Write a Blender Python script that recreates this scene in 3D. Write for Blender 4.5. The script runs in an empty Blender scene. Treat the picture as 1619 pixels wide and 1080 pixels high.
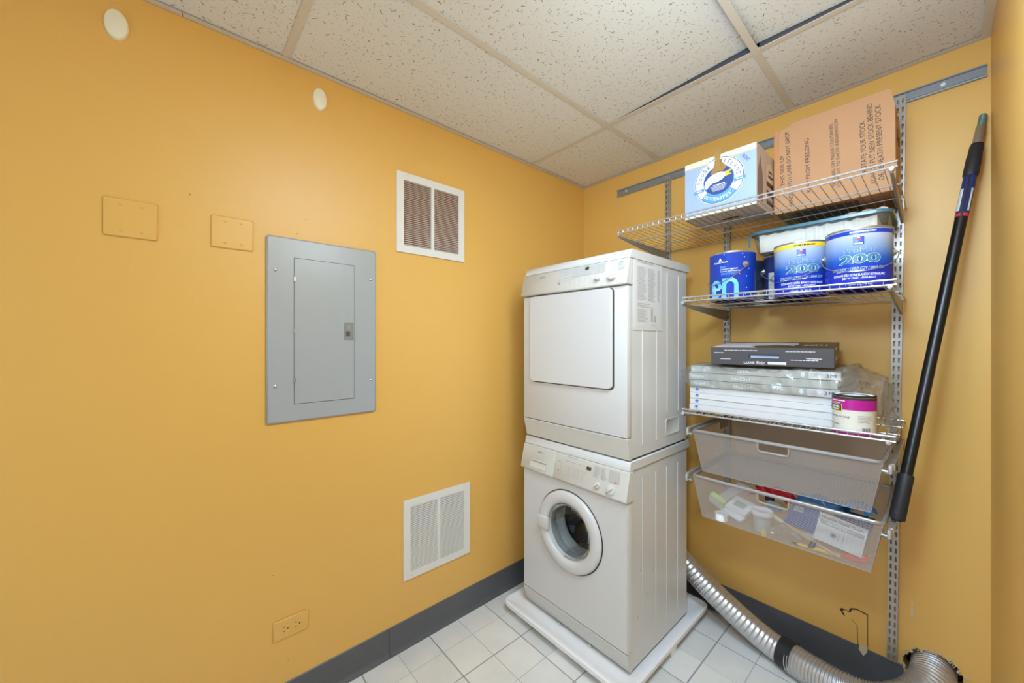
import bpy, bmesh, math, random
from mathutils import Vector, Matrix, noise
random.seed(7)
S = bpy.context.scene
COL = S.collection
PI = math.pi
V = Vector

# ---------------------------------------------------------------- camera, light, exposure
cam = bpy.data.objects.new('camera', bpy.data.cameras.new('camera'))
COL.objects.link(cam)
cam.data.sensor_width = 36
cam.data.lens = 13.275
cam.data.clip_start = 0.01
cam.location = (1.615, -2.089, 1.391)
cam.rotation_euler = (PI / 2, 0, math.radians(90 - 41.49))
S.camera = cam
S.view_settings.view_transform = 'Standard'
S.view_settings.look = 'None'
S.view_settings.gamma = 1
S.view_settings.use_curve_mapping = False
S.view_settings.exposure = 0.26
W = bpy.data.worlds.new('world'); S.world = W; W.use_nodes = True
W.node_tree.nodes['Background'].inputs[0].default_value = (.585, .785, 1, 1)
W.node_tree.nodes['Background'].inputs[1].default_value = 0.6

def area(name, loc, rot, sx, sy, power, col):
    l = bpy.data.lights.new(name, 'AREA'); l.shape = 'RECTANGLE'; l.size = sx; l.size_y = sy
    l.energy = power; l.color = col
    o = bpy.data.objects.new(name, l); o.location = loc; o.rotation_euler = rot; COL.objects.link(o)
    return o
area('ceiling_lamp', (1.42, -1.47, 2.425), (0, 0, 0), .44, .54, 19, (.585, .785, 1))
area('rear_fill', (0.85, -3.36, 1.15), (PI / 2, 0, 0), 1.0, 2.0, 9, (.585, .785, 1))  # added soft fill behind the camera, not a known source
fl_ = bpy.data.lights.new('photo_lamp', 'POINT'); fl_.energy = 10; fl_.shadow_soft_size = .16; fl_.color = (.585, .785, 1)
fo_ = bpy.data.objects.new('photo_lamp', fl_); fo_.location = (1.44, -1.3, 2.08); COL.objects.link(fo_)
sp_ = bpy.data.lights.new('fill_spot', 'SPOT'); sp_.energy = 46; sp_.shadow_soft_size = .12; sp_.color = (.585, .785, 1)  # added spot near the camera to brighten the back of the room
sp_.spot_size = math.radians(125); sp_.spot_blend = 1
so_ = bpy.data.objects.new('fill_spot', sp_); so_.location = (1.45, -1.98, 1.95)
so_.rotation_euler = (V((1.0, 0, 1.25)) - V(so_.location)).to_track_quat('-Z', 'Y').to_euler(); COL.objects.link(so_)
S.cycles.max_bounces = 10
S.cycles.diffuse_bounces = 6
S.cycles.transparent_max_bounces = 24
S.cycles.sample_clamp_indirect = 6

# ---------------------------------------------------------------- materials
def lin(c):
    c = [x / 255 for x in c]
    return tuple((x / 12.92 if x <= .04045 else ((x + .055) / 1.055) ** 2.4) for x in c) + (1,)

_m = {}
def mat(name, rgb, rough=.5, metal=0, noise_amt=0, noise_scale=20, bump=0, bump_scale=200, rgb2=None, coat=0, spec=.5, emit=0):
    if name in _m: return _m[name]
    m = bpy.data.materials.new(name); m.use_nodes = True
    nt = m.node_tree; b = nt.nodes['Principled BSDF']
    b.inputs['Roughness'].default_value = rough
    b.inputs['Metallic'].default_value = metal
    b.inputs['Coat Weight'].default_value = coat
    b.inputs['Specular IOR Level'].default_value = spec
    c = lin(rgb)
    tc = nt.nodes.new('ShaderNodeTexCoord')
    n = nt.nodes.new('ShaderNodeTexNoise'); n.inputs['Scale'].default_value = noise_scale
    n.inputs['Detail'].default_value = 4
    nt.links.new(tc.outputs['Object'], n.inputs['Vector'])
    mx = nt.nodes.new('ShaderNodeMix'); mx.data_type = 'RGBA'
    mx.inputs[6].default_value = c
    d = lin(rgb2) if rgb2 else tuple(x * (1 - noise_amt) for x in c[:3]) + (1,)
    mx.inputs[7].default_value = d
    nt.links.new(n.outputs[0], mx.inputs[0])
    nt.links.new(mx.outputs[2], b.inputs['Base Color'])
    if emit:
        b.inputs['Emission Color'].default_value = c; b.inputs['Emission Strength'].default_value = emit
    if bump:
        n2 = nt.nodes.new('ShaderNodeTexNoise'); n2.inputs['Scale'].default_value = bump_scale
        n2.inputs['Detail'].default_value = 2
        nt.links.new(tc.outputs['Object'], n2.inputs['Vector'])
        bp = nt.nodes.new('ShaderNodeBump'); bp.inputs['Strength'].default_value = bump
        bp.inputs['Distance'].default_value = .002
        nt.links.new(n2.outputs[0], bp.inputs['Height']); nt.links.new(bp.outputs[0], b.inputs['Normal'])
    _m[name] = m
    return m

PAINT = (228, 181, 95)
M_wall = mat('yellow_wall_paint', PAINT, .42, noise_amt=.03, noise_scale=3, bump=.1, bump_scale=300)
M_plate = mat('yellow_painted_metal', (227, 181, 96), .38, noise_amt=.02)
M_base = mat('charcoal_vinyl_base', (92, 95, 100), .4, noise_amt=.15, noise_scale=12, bump=.1)
M_white = mat('white_enamel', (209, 209, 207), .25, noise_amt=.02, noise_scale=6, spec=.5)
M_white2 = mat('white_plastic', (206, 205, 198), .35, noise_amt=.02)
M_gap = mat('dark_gap', (60, 50, 42), .8)
M_pan = mat('white_pan_plastic', (243, 244, 246), .35, noise_amt=.02)
M_grey = mat('grey_panel_enamel', (166, 173, 178), .28, noise_amt=.03, noise_scale=4)
M_vent = mat('off_white_vent_enamel', (228, 227, 222), .4, noise_amt=.04)
M_tee = mat('ceiling_grid_metal', (214, 207, 194), .5, noise_amt=.03)
M_silver = mat('silver_epoxy', (176, 172, 168), .35, .55, noise_amt=.05)
M_wire = mat('silver_wire', (196, 193, 190), .3, .6, noise_amt=.05)
M_brk = mat('bracket_grey', (150, 146, 142), .4, .4, noise_amt=.05)
M_black = mat('black_gloss', (22, 22, 24), .3, noise_amt=.2, noise_scale=60, bump=.15, bump_scale=400)
M_rub = mat('black_rubber', (36, 37, 40), .55, noise_amt=.1)
M_alu = mat('aluminium_foil_duct', (214, 213, 212), .36, .8, noise_amt=.08, noise_scale=18)
M_steel = mat('steel', (190, 190, 188), .3, .9, noise_amt=.1)
M_card = mat('kraft_cardboard', (190, 143, 102), .75, noise_amt=.06, noise_scale=9, bump=.1, bump_scale=120)
M_ink = mat('black_ink', (58, 44, 38), .6)
M_grey_ink = mat('grey_ink', (150, 152, 155), .6)
M_dgrey = mat('dark_grey_ink', (84, 84, 86), .6)
M_paper = mat('white_paper', (214, 214, 213), .6, noise_amt=.03)
M_blue = mat('can_blue', (22, 62, 176), .3, noise_amt=.1, noise_scale=8)
M_lblue = mat('light_blue_ink', (110, 190, 235), .4)
M_skyblue = mat('pale_blue_print', (158, 178, 216), .5, noise_amt=.04)
M_cream = mat('cream_print', (222, 218, 192), .5, noise_amt=.05)
M_midblue = mat('mid_blue_ink', (88, 150, 205), .5)
M_navy = mat('navy_ink', (44, 74, 140), .5)
M_yel = mat('yellow_ink', (238, 206, 40), .5)
M_whiteink = mat('white_ink', (226, 228, 230), .5)
M_green = mat('green_ink', (40, 130, 70), .5)
M_greenp = mat('pale_green_outline', (120, 176, 140), .5)
M_red = mat('red_ink', (210, 50, 50), .5)
M_mag = mat('magenta_print', (176, 22, 138), .35, noise_amt=.05)
M_red_cl = mat('red_cloth', (200, 28, 34), .7, noise_amt=.2)
M_teal = mat('teal_plastic', (74, 124, 140), .25, noise_amt=.1)
M_wood = mat('pale_wood', (222, 180, 140), .5, noise_amt=.12, noise_scale=30)
M_orange = mat('orange_plastic', (240, 110, 70), .35)
M_bluep = mat('blue_packet', (70, 104, 172), .4, noise_amt=.15)
M_kraftd = mat('brown_card', (168, 128, 66), .7, noise_amt=.2, noise_scale=60)
M_charc = mat('charcoal_card', (74, 70, 72), .45, noise_amt=.05)
M_plaster = mat('crumbled_plaster', (222, 208, 172), .9, noise_amt=.3, noise_scale=80)
M_greyf = mat('grey_green_card', (176, 178, 168), .6, noise_amt=.08)
M_disp = mat('display_brown', (70, 60, 50), .2)
M_pink = mat('pinkish_paper', (222, 196, 178), .7, noise_amt=.15)

def glassy(name, tint, dens, gloss=.12, rough=.08):
    if name in _m: return _m[name]
    m = bpy.data.materials.new(name); m.use_nodes = True; nt = m.node_tree; nt.nodes.clear()
    o = nt.nodes.new('ShaderNodeOutputMaterial')
    tr = nt.nodes.new('ShaderNodeBsdfTransparent'); tr.inputs[0].default_value = (.985, .985, .985, 1)
    df = nt.nodes.new('ShaderNodeBsdfDiffuse'); df.inputs[0].default_value = lin(tint)
    gl = nt.nodes.new('ShaderNodeBsdfGlossy'); gl.inputs['Roughness'].default_value = rough
    m1 = nt.nodes.new('ShaderNodeMixShader'); m1.inputs[0].default_value = dens
    m2 = nt.nodes.new('ShaderNodeMixShader')
    fr = nt.nodes.new('ShaderNodeFresnel'); fr.inputs[0].default_value = 1.45
    mt = nt.nodes.new('ShaderNodeMath'); mt.operation = 'ADD'; mt.inputs[1].default_value = gloss; mt.use_clamp = True
    mt.operation = 'MULTIPLY_ADD'; mt.inputs[1].default_value = .45; mt.inputs[2].default_value = gloss
    nt.links.new(fr.outputs[0], mt.inputs[0]); nt.links.new(mt.outputs[0], m2.inputs[0])
    nt.links.new(tr.outputs[0], m1.inputs[1]); nt.links.new(df.outputs[0], m1.inputs[2])
    nt.links.new(m1.outputs[0], m2.inputs[1]); nt.links.new(gl.outputs[0], m2.inputs[2])
    nt.links.new(m2.outputs[0], o.inputs[0])
    _m[name] = m; return m
M_clear = glassy('clear_plastic_film', (240, 240, 238), .10, .02, .16)
M_tub = glassy('clear_tub_plastic', (235, 238, 235), .09, .03)
M_glass = glassy('door_glass', (120, 130, 135), .05, .0, .03)

def mesh_mat(name, va, vb, pitch=.0046, wire=.24):
    """expanded metal: real openings from two crossing line families in object space"""
    m = bpy.data.materials.new(name); m.use_nodes = True; nt = m.node_tree
    b = nt.nodes['Principled BSDF']
    b.inputs['Base Color'].default_value = lin((186, 180, 176)); b.inputs['Metallic'].default_value = .3
    b.inputs['Roughness'].default_value = .45
    tc = nt.nodes.new('ShaderNodeTexCoord')
    outs = []
    for v in (va, vb):
        d = nt.nodes.new('ShaderNodeVectorMath'); d.operation = 'DOT_PRODUCT'; d.inputs[1].default_value = v
        nt.links.new(tc.outputs['Object'], d.inputs[0])
        k = nt.nodes.new('ShaderNodeMath'); k.operation = 'MULTIPLY'; k.inputs[1].default_value = 1 / pitch
        nt.links.new(d.outputs['Value'], k.inputs[0])
        f = nt.nodes.new('ShaderNodeMath'); f.operation = 'FRACT'; nt.links.new(k.outputs[0], f.inputs[0])
        l = nt.nodes.new('ShaderNodeMath'); l.operation = 'LESS_THAN'; l.inputs[1].default_value = wire
        nt.links.new(f.outputs[0], l.inputs[0]); outs.append(l)
    mxm = nt.nodes.new('ShaderNodeMath'); mxm.operation = 'MAXIMUM'
    nt.links.new(outs[0].outputs[0], mxm.inputs[0]); nt.links.new(outs[1].outputs[0], mxm.inputs[1])
    nt.links.new(mxm.outputs[0], b.inputs['Alpha'])
    _m[name] = m; return m
M_meshF = mesh_mat('drawer_mesh_side', (.71, .71, .71), (.71, .71, -.71))
M_meshB = mesh_mat('drawer_mesh_bottom', (.71, .71, 0), (.71, -.71, 0))

def tile_mat():
    m = bpy.data.materials.new('fissured_ceiling_tile'); m.use_nodes = True; nt = m.node_tree; N = nt.nodes; L = nt.links
    b = N['Principled BSDF']; b.inputs['Roughness'].default_value = .9; b.inputs['Specular IOR Level'].default_value = .1
    tc = N.new('ShaderNodeTexCoord')
    def strokes(scale, hw, hl, seed):
        mp = N.new('ShaderNodeMapping'); mp.inputs['Location'].default_value = (seed, seed * .7, seed * .3)
        L.new(tc.outputs['Object'], mp.inputs['Vector'])
        nz = N.new('ShaderNodeTexNoise'); nz.inputs['Scale'].default_value = 70; nz.inputs['Detail'].default_value = 1
        L.new(mp.outputs[0], nz.inputs['Vector'])
        sb = N.new('ShaderNodeVectorMath'); sb.operation = 'SUBTRACT'; sb.inputs[1].default_value = (.5, .5, .5); L.new(nz.outputs['Color'], sb.inputs[0])
        sc = N.new('ShaderNodeVectorMath'); sc.operation = 'SCALE'; sc.inputs['Scale'].default_value = .012; L.new(sb.outputs[0], sc.inputs[0])
        ad = N.new('ShaderNodeVectorMath'); ad.operation = 'ADD'; L.new(mp.outputs[0], ad.inputs[0]); L.new(sc.outputs[0], ad.inputs[1])
        vo = N.new('ShaderNodeTexVoronoi'); vo.voronoi_dimensions = '2D'; vo.inputs['Scale'].default_value = scale
        L.new(ad.outputs[0], vo.inputs['Vector'])
        df = N.new('ShaderNodeVectorMath'); df.operation = 'SUBTRACT'
        L.new(ad.outputs[0], df.inputs[0])
        L.new(vo.outputs['Position'], df.inputs[1])
        sp = N.new('ShaderNodeSeparateColor'); L.new(vo.outputs['Color'], sp.inputs[0])
        an = N.new('ShaderNodeMath'); an.operation = 'MULTIPLY'; an.inputs[1].default_value = 6.28; L.new(sp.outputs[0], an.inputs[0])
        ro = N.new('ShaderNodeVectorRotate'); ro.rotation_type = 'Z_AXIS'; L.new(df.outputs[0], ro.inputs['Vector']); L.new(an.outputs[0], ro.inputs['Angle'])
        xy = N.new('ShaderNodeSeparateXYZ'); L.new(ro.outputs[0], xy.inputs[0])
        res = []
        for k, lim in ((0, hw), (1, hl)):
            a = N.new('ShaderNodeMath'); a.operation = 'ABSOLUTE'; L.new(xy.outputs[k], a.inputs[0])
            q = N.new('ShaderNodeMath'); q.operation = 'MULTIPLY'; q.inputs[1].default_value = lim; L.new(sp.outputs[1 + k], q.inputs[0])
            c = N.new('ShaderNodeMath'); c.operation = 'LESS_THAN'; L.new(a.outputs[0], c.inputs[0]); L.new(q.outputs[0], c.inputs[1])
            res.append(c)
        mm = N.new('ShaderNodeMath'); mm.operation = 'MULTIPLY'; L.new(res[0].outputs[0], mm.inputs[0]); L.new(res[1].outputs[0], mm.inputs[1])
        return mm
    a = strokes(40, .0013, .0088, 0); c = strokes(62, .0014, .0026, 3.3)
    mx = N.new('ShaderNodeMath'); mx.operation = 'MAXIMUM'; L.new(a.outputs[0], mx.inputs[0]); L.new(c.outputs[0], mx.inputs[1])
    cm = N.new('ShaderNodeMix'); cm.data_type = 'RGBA'
    cm.inputs[6].default_value = lin((226, 226, 222)); cm.inputs[7].default_value = lin((140, 130, 112))
    L.new(mx.outputs[0], cm.inputs[0]); L.new(cm.outputs[2], b.inputs['Base Color'])
    bp = N.new('ShaderNodeBump'); bp.inputs['Strength'].default_value = .5; bp.inputs['Distance'].default_value = .003; bp.invert = True
    L.new(mx.outputs[0], bp.inputs['Height']); L.new(bp.outputs[0], b.inputs['Normal'])
    return m
M_tile = tile_mat()

def floor_mat():
    m = bpy.data.materials.new('pale_vinyl_tile'); m.use_nodes = True; nt = m.node_tree; N = nt.nodes; L = nt.links
    b = N['Principled BSDF']; b.inputs['Roughness'].default_value = .38
    g = N.new('ShaderNodeNewGeometry'); n = N.new('ShaderNodeTexNoise'); n.inputs['Scale'].default_value = 9; n.inputs['Detail'].default_value = 5
    L.new(g.outputs['Position'], n.inputs['Vector'])
    oi = N.new('ShaderNodeObjectInfo')
    ad = N.new('ShaderNodeMath'); ad.operation = 'MULTIPLY_ADD'; ad.inputs[1].default_value = .5; L.new(oi.outputs['Random'], ad.inputs[0]); L.new(n.outputs[0], ad.inputs[2])
    r = N.new('ShaderNodeValToRGB'); r.color_ramp.elements[0].position = .35; r.color_ramp.elements[0].color = lin((216, 217, 214))
    r.color_ramp.elements[1].position = 1.0; r.color_ramp.elements[1].color = lin((232, 232, 228))
    L.new(ad.outputs[0], r.inputs[0]); L.new(r.outputs[0], b.inputs['Base Color'])
    return m
M_floor = floor_mat()
M_grout = mat('grey_grout_line', (158, 160, 160), .5, noise_amt=.1)

def can_grad():
    """promo can label: pale silver at the top fading to deep blue at the foot (printed gradient)"""
    m = bpy.data.materials.new('silver_to_blue_label'); m.use_nodes = True; nt = m.node_tree; N = nt.nodes; L = nt.links
    b = N['Principled BSDF']; b.inputs['Roughness'].default_value = .3
    tc = N.new('ShaderNodeTexCoord'); s = N.new('ShaderNodeSeparateXYZ'); L.new(tc.outputs['Object'], s.inputs[0])
    r = N.new('ShaderNodeValToRGB'); mr = N.new('ShaderNodeMapRange'); mr.inputs[2].default_value = .193
    L.new(s.outputs[2], mr.inputs[0]); L.new(mr.outputs[0], r.inputs[0])
    e = r.color_ramp.elements
    e[0].position = 0; e[0].color = lin((28, 48, 190)); e[1].position = 1; e[1].color = lin((214, 218, 226))
    for p, c in ((.35, (24, 52, 186)), (.5, (30, 96, 190)), (.7, (140, 168, 212))):
        q = e.new(p); q.color = lin(c)
    L.new(r.outputs[0], b.inputs['Base Color'])
    return m
M_grad = can_grad()

# ---------------------------------------------------------------- builders
class MB:
    def __init__(s): s.bm = bmesh.new(); s.mi = 0
    def _tag(s, faces):
        for f in faces: f.material_index = s.mi
    def box(s, x0, x1, y0, y1, z0, z1, bev=0, seg=1, M=None):
        g = bmesh.ops.create_cube(s.bm, size=1)
        vs = g['verts']
        for v in vs:
            v.co = V((x0 if v.co.x < 0 else x1, y0 if v.co.y < 0 else y1, z0 if v.co.z < 0 else z1))
        if M is not None:
            for v in vs: v.co = M @ v.co
        fs = {f for v in vs for f in v.link_faces}
        s._tag(fs)
        if bev:
            es = {e for v in vs for e in v.link_edges}
            bmesh.ops.bevel(s.bm, geom=list(es), offset=bev, segments=seg, affect='EDGES', profile=.5, clamp_overlap=True, material=-1)
        return s
    def poly(s, pts):
        f = s.bm.faces.new([s.bm.verts.new(p) for p in pts]); f.material_index = s.mi; return f
    def prism(s, pts, d, bev=0):
        """closed polygon (3D points) extruded by vector d"""
        n = len(pts); d = V(d)
        a = [s.bm.verts.new(p) for p in pts]; b = [s.bm.verts.new(V(p) + d) for p in pts]
        fs = [s.bm.faces.new(a[::-1]), s.bm.faces.new(b)]
        for i in range(n): fs.append(s.bm.faces.new((a[i], a[(i + 1) % n], b[(i + 1) % n], b[i])))
        s._tag(fs); bmesh.ops.recalc_face_normals(s.bm, faces=fs)
        if bev:
            es = {e for f in fs for e in f.edges}
            bmesh.ops.bevel(s.bm, geom=list(es), offset=bev, segments=1, affect='EDGES', clamp_overlap=True, material=-1)
        return s
    def ring(s, loops, closed_u=True, cap=False, cap_end=False):
        rows = [[s.bm.verts.new(p) for p in lp] for lp in loops]
        n = len(rows[0]); fs = []
        for a, b in zip(rows, rows[1:]):
            for i in range(n if closed_u else n - 1):
                j = (i + 1) % n
                fs.append(s.bm.faces.new((a[i], a[j], b[j], b[i])))
        if cap: fs.append(s.bm.faces.new(rows[0][::-1]))
        if cap or cap_end: fs.append(s.bm.faces.new(rows[-1]))
        s._tag(fs); return fs
    def cyl(s, p0, p1, r0, r1=None, n=16, cap=True):
        p0, p1 = V(p0), V(p1); r1 = r0 if r1 is None else r1
        z = (p1 - p0).normalized(); x = z.orthogonal().normalized(); y = z.cross(x)
        lp = [[p + (x * math.cos(2 * PI * i / n) + y * math.sin(2 * PI * i / n)) * r for i in range(n)] for p, r in ((p0, r0), (p1, r1))]
        s.ring(lp, cap=cap); return s
    def tube(s, pts, r, n=8, closed=False, rs=None):
        pts = [V(p) for p in pts]; N = len(pts); loops = []; x = None
        for i, p in enumerate(pts):
            if closed: t = (pts[(i + 1) % N] - pts[i - 1]).normalized()
            else: t = (pts[min(i + 1, N - 1)] - pts[max(i - 1, 0)]).normalized()
            if x is None: x = t.orthogonal().normalized()
            x = (x - t * x.dot(t)).normalized(); y = t.cross(x)
            rr = rs[i] if rs else r
            loops.append([p + (x * math.cos(2 * PI * k / n) + y * math.sin(2 * PI * k / n)) * rr for k in range(n)])
        if closed: loops.append(loops[0])
        s.ring(loops, cap=not closed)
        if closed: bmesh.ops.remove_doubles(s.bm, verts=s.bm.verts[:], dist=1e-6)
        return s
    def lathe(s, prof, c, axis='Z', n=32, cap=False):
        """prof: (radius, height along axis)"""
        c = V(c); loops = []
        for r, h in prof:
            lp = []
            for i in range(n):
                a = 2 * PI * i / n; u, w = r * math.cos(a), r * math.sin(a)
                lp.append(c + (V((u, w, h)) if axis == 'Z' else V((u, h, w)) if axis == 'Y' else V((h, u, w))))
            loops.append(lp)
        s.ring(loops, cap=cap); return s
    def build(s, name, mats, parent=None, label=None, smooth=38, kind=None, recalc=True):
        if recalc: bmesh.ops.recalc_face_normals(s.bm, faces=s.bm.faces[:])
        off = wloc(parent)
        if off.length: bmesh.ops.translate(s.bm, verts=s.bm.verts[:], vec=-off)
        me = bpy.data.meshes.new(name); s.bm.to_mesh(me); s.bm.free()
        for m in (mats if isinstance(mats, (list, tuple)) else [mats]): me.materials.append(m)
        if smooth:
            me.shade_smooth(); me.set_sharp_from_angle(angle=math.radians(smooth))
        o = bpy.data.objects.new(name, me); COL.objects.link(o)
        if parent: o.parent = parent
        if label: o['label'] = label
        if kind: o['kind'] = kind
        return o

def wloc(o):
    p = V((0, 0, 0))
    while o: p = p + o.location; o = o.parent
    return p

def tag(o, label, cat, group=None):
    o['label'] = label; o['category'] = cat
    if group: o['group'] = group
    return o
def thing(name, loc, label, cat, group=None):
    o = bpy.data.objects.new(name, None); o.empty_display_size = .05; o.location = loc; COL.objects.link(o)
    return tag(o, label, cat, group)
def struct(o): o['kind'] = 'structure'; return o
def frame(o, x, y):
    x, y = V(x).normalized(), V(y).normalized(); z = x.cross(y)
    return Matrix((( x.x, y.x, z.x, o[0]), (x.y, y.y, z.y, o[1]), (x.z, y.z, z.z, o[2]), (0, 0, 0, 1)))
FRONT = lambda x, y, z: frame((x, y, z), (1, 0, 0), (0, 0, 1))
SIDE = lambda x, y, z: frame((x, y, z), (0, 1, 0), (0, 0, 1))

def text(s, M, parent, m, w=None, h=None, size=.02, bend=None, name='lettering', align='CENTER', thick=0, shear=0, warp=None, bold=0, lift=.0006):
    """flat printed text; w/h fit the text's box in metres"""
    cu = bpy.data.curves.new(name, 'FONT'); cu.body = s; cu.size = 1; cu.align_x = 'LEFT'; cu.shear = shear
    cu.offset = bold; cu.resolution_u = 3
    if thick: cu.fill_mode = 'NONE'; cu.bevel_depth = thick; cu.bevel_resolution = 0
    t = bpy.data.objects.new(name, cu); COL.objects.link(t)
    bpy.context.view_layer.update()
    me = bpy.data.meshes.new_from_object(t.evaluated_get(bpy.context.evaluated_depsgraph_get()))
    bpy.data.objects.remove(t); bpy.data.curves.remove(cu)
    xs = [v.co.x for v in me.vertices]; ys = [v.co.y for v in me.vertices]
    if not xs: return None
    x0, x1, y0, y1 = min(xs) + bold, max(xs) - bold, min(ys) + bold, max(ys) - bold
    if h is None and w is None: sx = sy = size
    elif h is None: sx = sy = w / (x1 - x0)
    elif w is None: sx = sy = h / (y1 - y0)
    else: sx = w / (x1 - x0); sy = h / (y1 - y0)
    off = wloc(parent)
    for v in me.vertices:
        x = (v.co.x - x0) * sx; y = (v.co.y - (y0 + y1) / 2) * sy
        if align == 'CENTER': x -= (x1 - x0) * sx / 2
        p = V((x, y, lift + v.co.z * (sx if thick else 0)))
        p = warp(p) if warp else (M @ p)
        v.co = p - off
    me.materials.clear(); me.materials.append(m)
    me.name = name
    o = bpy.data.objects.new(name, me); COL.objects.link(o); o.parent = parent
    return o
def marks(rects, M, parent, m, name='printed_marks', lift=.0005):
    """small flat printed rectangles (x0,x1,y0,y1) on one surface"""
    b = MB()
    for x0, x1, y0, y1 in rects: b.poly([M @ V(p) for p in ((x0, y0, lift), (x1, y0, lift), (x1, y1, lift), (x0, y1, lift))])
    return b.build(name, m, parent, smooth=0, recalc=False)
def blob(pts, M, parent, m, name='printed_shape', lift=.0004):
    b = MB(); b.poly([M @ V((x, y, lift)) for x, y in pts]); return b.build(name, m, parent, smooth=0, recalc=False)
def circ(cx, cy, r, n=40, a0=0, a1=2 * PI, ry=None):
    ry = ry or r
    return [(cx + r * math.cos(a0 + (a1 - a0) * i / n), cy + ry * math.sin(a0 + (a1 - a0) * i / n)) for i in range(n)]
def rows(x0, x1, y0, y1, n, duty=.5, words=True, seed=1):
    """illegible small print as broken lines"""
    R = random.Random(seed); out = []; d = (y1 - y0) / n
    for i in range(n):
        x = x0; yy = y1 - i * d
        end = x1 - R.random() * .35 * (x1 - x0)
        while x < end:
            w = (x1 - x0) * R.uniform(.04, .14); out.append((x, min(x + w, end), yy - d * duty, yy)); x += w + (x1 - x0) * .018
    return out
def rrect(x0, x1, y0, y1, r, n=5):
    out = []
    for cx, cy, a in ((x1 - r, y1 - r, 0), (x0 + r, y1 - r, PI / 2), (x0 + r, y0 + r, PI), (x1 - r, y0 + r, 3 * PI / 2)):
        for i in range(n + 1): out.append((cx + r * math.cos(a + i * PI / 2 / n), cy + r * math.sin(a + i * PI / 2 / n)))
    return out

# ---------------------------------------------------------------- the room
RX, YN, CH = 1.733, -3.3, 2.44
b = MB(); b.box(-.1, 0, YN, .1, -.02, 2.6); wl = struct(b.build('wall_left', M_wall, smooth=0))
# back wall with a round hole for the duct
HX, HZ, HR = 1.602, .165, .078
b = MB()
hole = []
NH = 32
for i in range(NH):
    a = 2 * PI * i / NH; r = HR * (1 + .07 * noise.noise(V((math.cos(a) * 2, math.sin(a) * 2, 1))) + .03 * random.uniform(-1, 1))
    hole.append((HX + r * math.cos(a), HZ + r * math.sin(a)))
def sq(a):
    c, s_ = math.cos(a), math.sin(a); k = .125 / max(abs(c), abs(s_)); return HX + c * k, HZ + s_ * k
outer = [sq(2 * PI * i / NH) for i in range(NH)]
for y in (0,):
    b.ring([[V((x, 0, z)) for x, z in outer], [V((x, 0, z)) for x, z in hole], [V((x, .09, z)) for x, z in hole]])
X0, X1, Z0, Z1 = HX - .125, HX + .125, HZ - .125, HZ + .125
for x0, x1, z0, z1 in ((-.1, X0, -.02, 2.6), (X0, X1, Z1, 2.6), (X0, X1, -.02, Z0), (X1, RX + .1, -.02, 2.6)):
    b.box(x0, x1, 0, .1, z0, z1)
b.mi = 1; b.box(X0, X1, .09, .1, Z0, Z1)
wb = struct(b.build('wall_back', [M_wall, M_gap], smooth=0, recalc=False))
b = MB()
for i in range(46):
    a = random.uniform(-.9, PI + .3); r = HR + random.uniform(-.004, .009)
    p = V((HX + r * math.cos(a), -.003, HZ + r * math.sin(a))); s_ = random.uniform(.002, .005)
    b.box(-s_, s_, -.004, .004, -s_ * .6, s_ * .6, M=Matrix.Translation(p) @ Matrix.Rotation(a + 1.3, 4, 'Y'))
b.build('crumbled_hole_edge', M_plaster, wb, 'crumbled pale plaster round the duct hole')
b = MB()
b.box(1.672, 1.70, -.002, .001, .15, .205, .001); b.build('torn_paint_patch', M_wall, wb)
# painted over patch with dark gaps near the baseboard
T = [(1.346, .262), (1.352, .27), (1.372, .268), (1.376, .282), (1.392, .290), (1.424, .284), (1.424, .15), (1.396, .15), (1.394, .225), (1.376, .242), (1.356, .244)]
b = MB(); b.prism([V((1.3845 + (x - 1.388) * 1.12, -.0005, .22 + (z - .22) * 1.05)) for x, z in T], (0, -.0008, 0)); b.build('patch_gap', M_gap, wb, 'dark ragged gap around patch')
b = MB(); b.prism([V((1.388 + (x - 1.388) * .97, -.0012, .22 + (z - .22) * .99)) for x, z in T], (0, -.0012, 0)); b.build('wall_patch', M_wall, wb, 'small painted over wall patch')
b = MB(); b.prism([V((1.398, -.001, .135)), V((1.412, -.001, .116)), V((1.424, -.001, .138)), V((1.424, -.001, .158)), V((1.4, -.001, .155))], (0, -.0075, 0)); b.build('torn_plaster', M_plaster, wb)
b = MB(); b.prism([V((1.545 + dx, 0, z)) for dx, z in ((0, .405), (.004, .40), (.006, .37), (.004, .34), (-.002, .35), (.001, .38))], (0, -.001, 0)); b.build('paint_chip', M_plaster, wb, 'pale chip in the paint')
b = MB(); b.box(RX, RX + .1, YN, .1, -.02, 2.6); struct(b.build('wall_right', M_wall, smooth=0))
b = MB()
for x0, x1, z0, z1 in ((-.1, .35, -.02, 2.6), (1.35, RX + .1, -.02, 2.6), (.35, 1.35, 2.1, 2.6)): b.box(x0, x1, YN - .1, YN, z0, z1)
struct(b.build('wall_near', M_wall, smooth=0))
# little nail holes on the left wall
b = MB()
for y, z in ((-1.83, .535), (-1.02, 1.93), (-1.75, 1.80), (-1.78, .2), (-1.72, 1.86), (-2.06, 1.87)):
    b.cyl((-.001, y, z), (.0004, y, z), .0016, n=8)
b.build('nail_holes', M_gap, wl)
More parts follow.
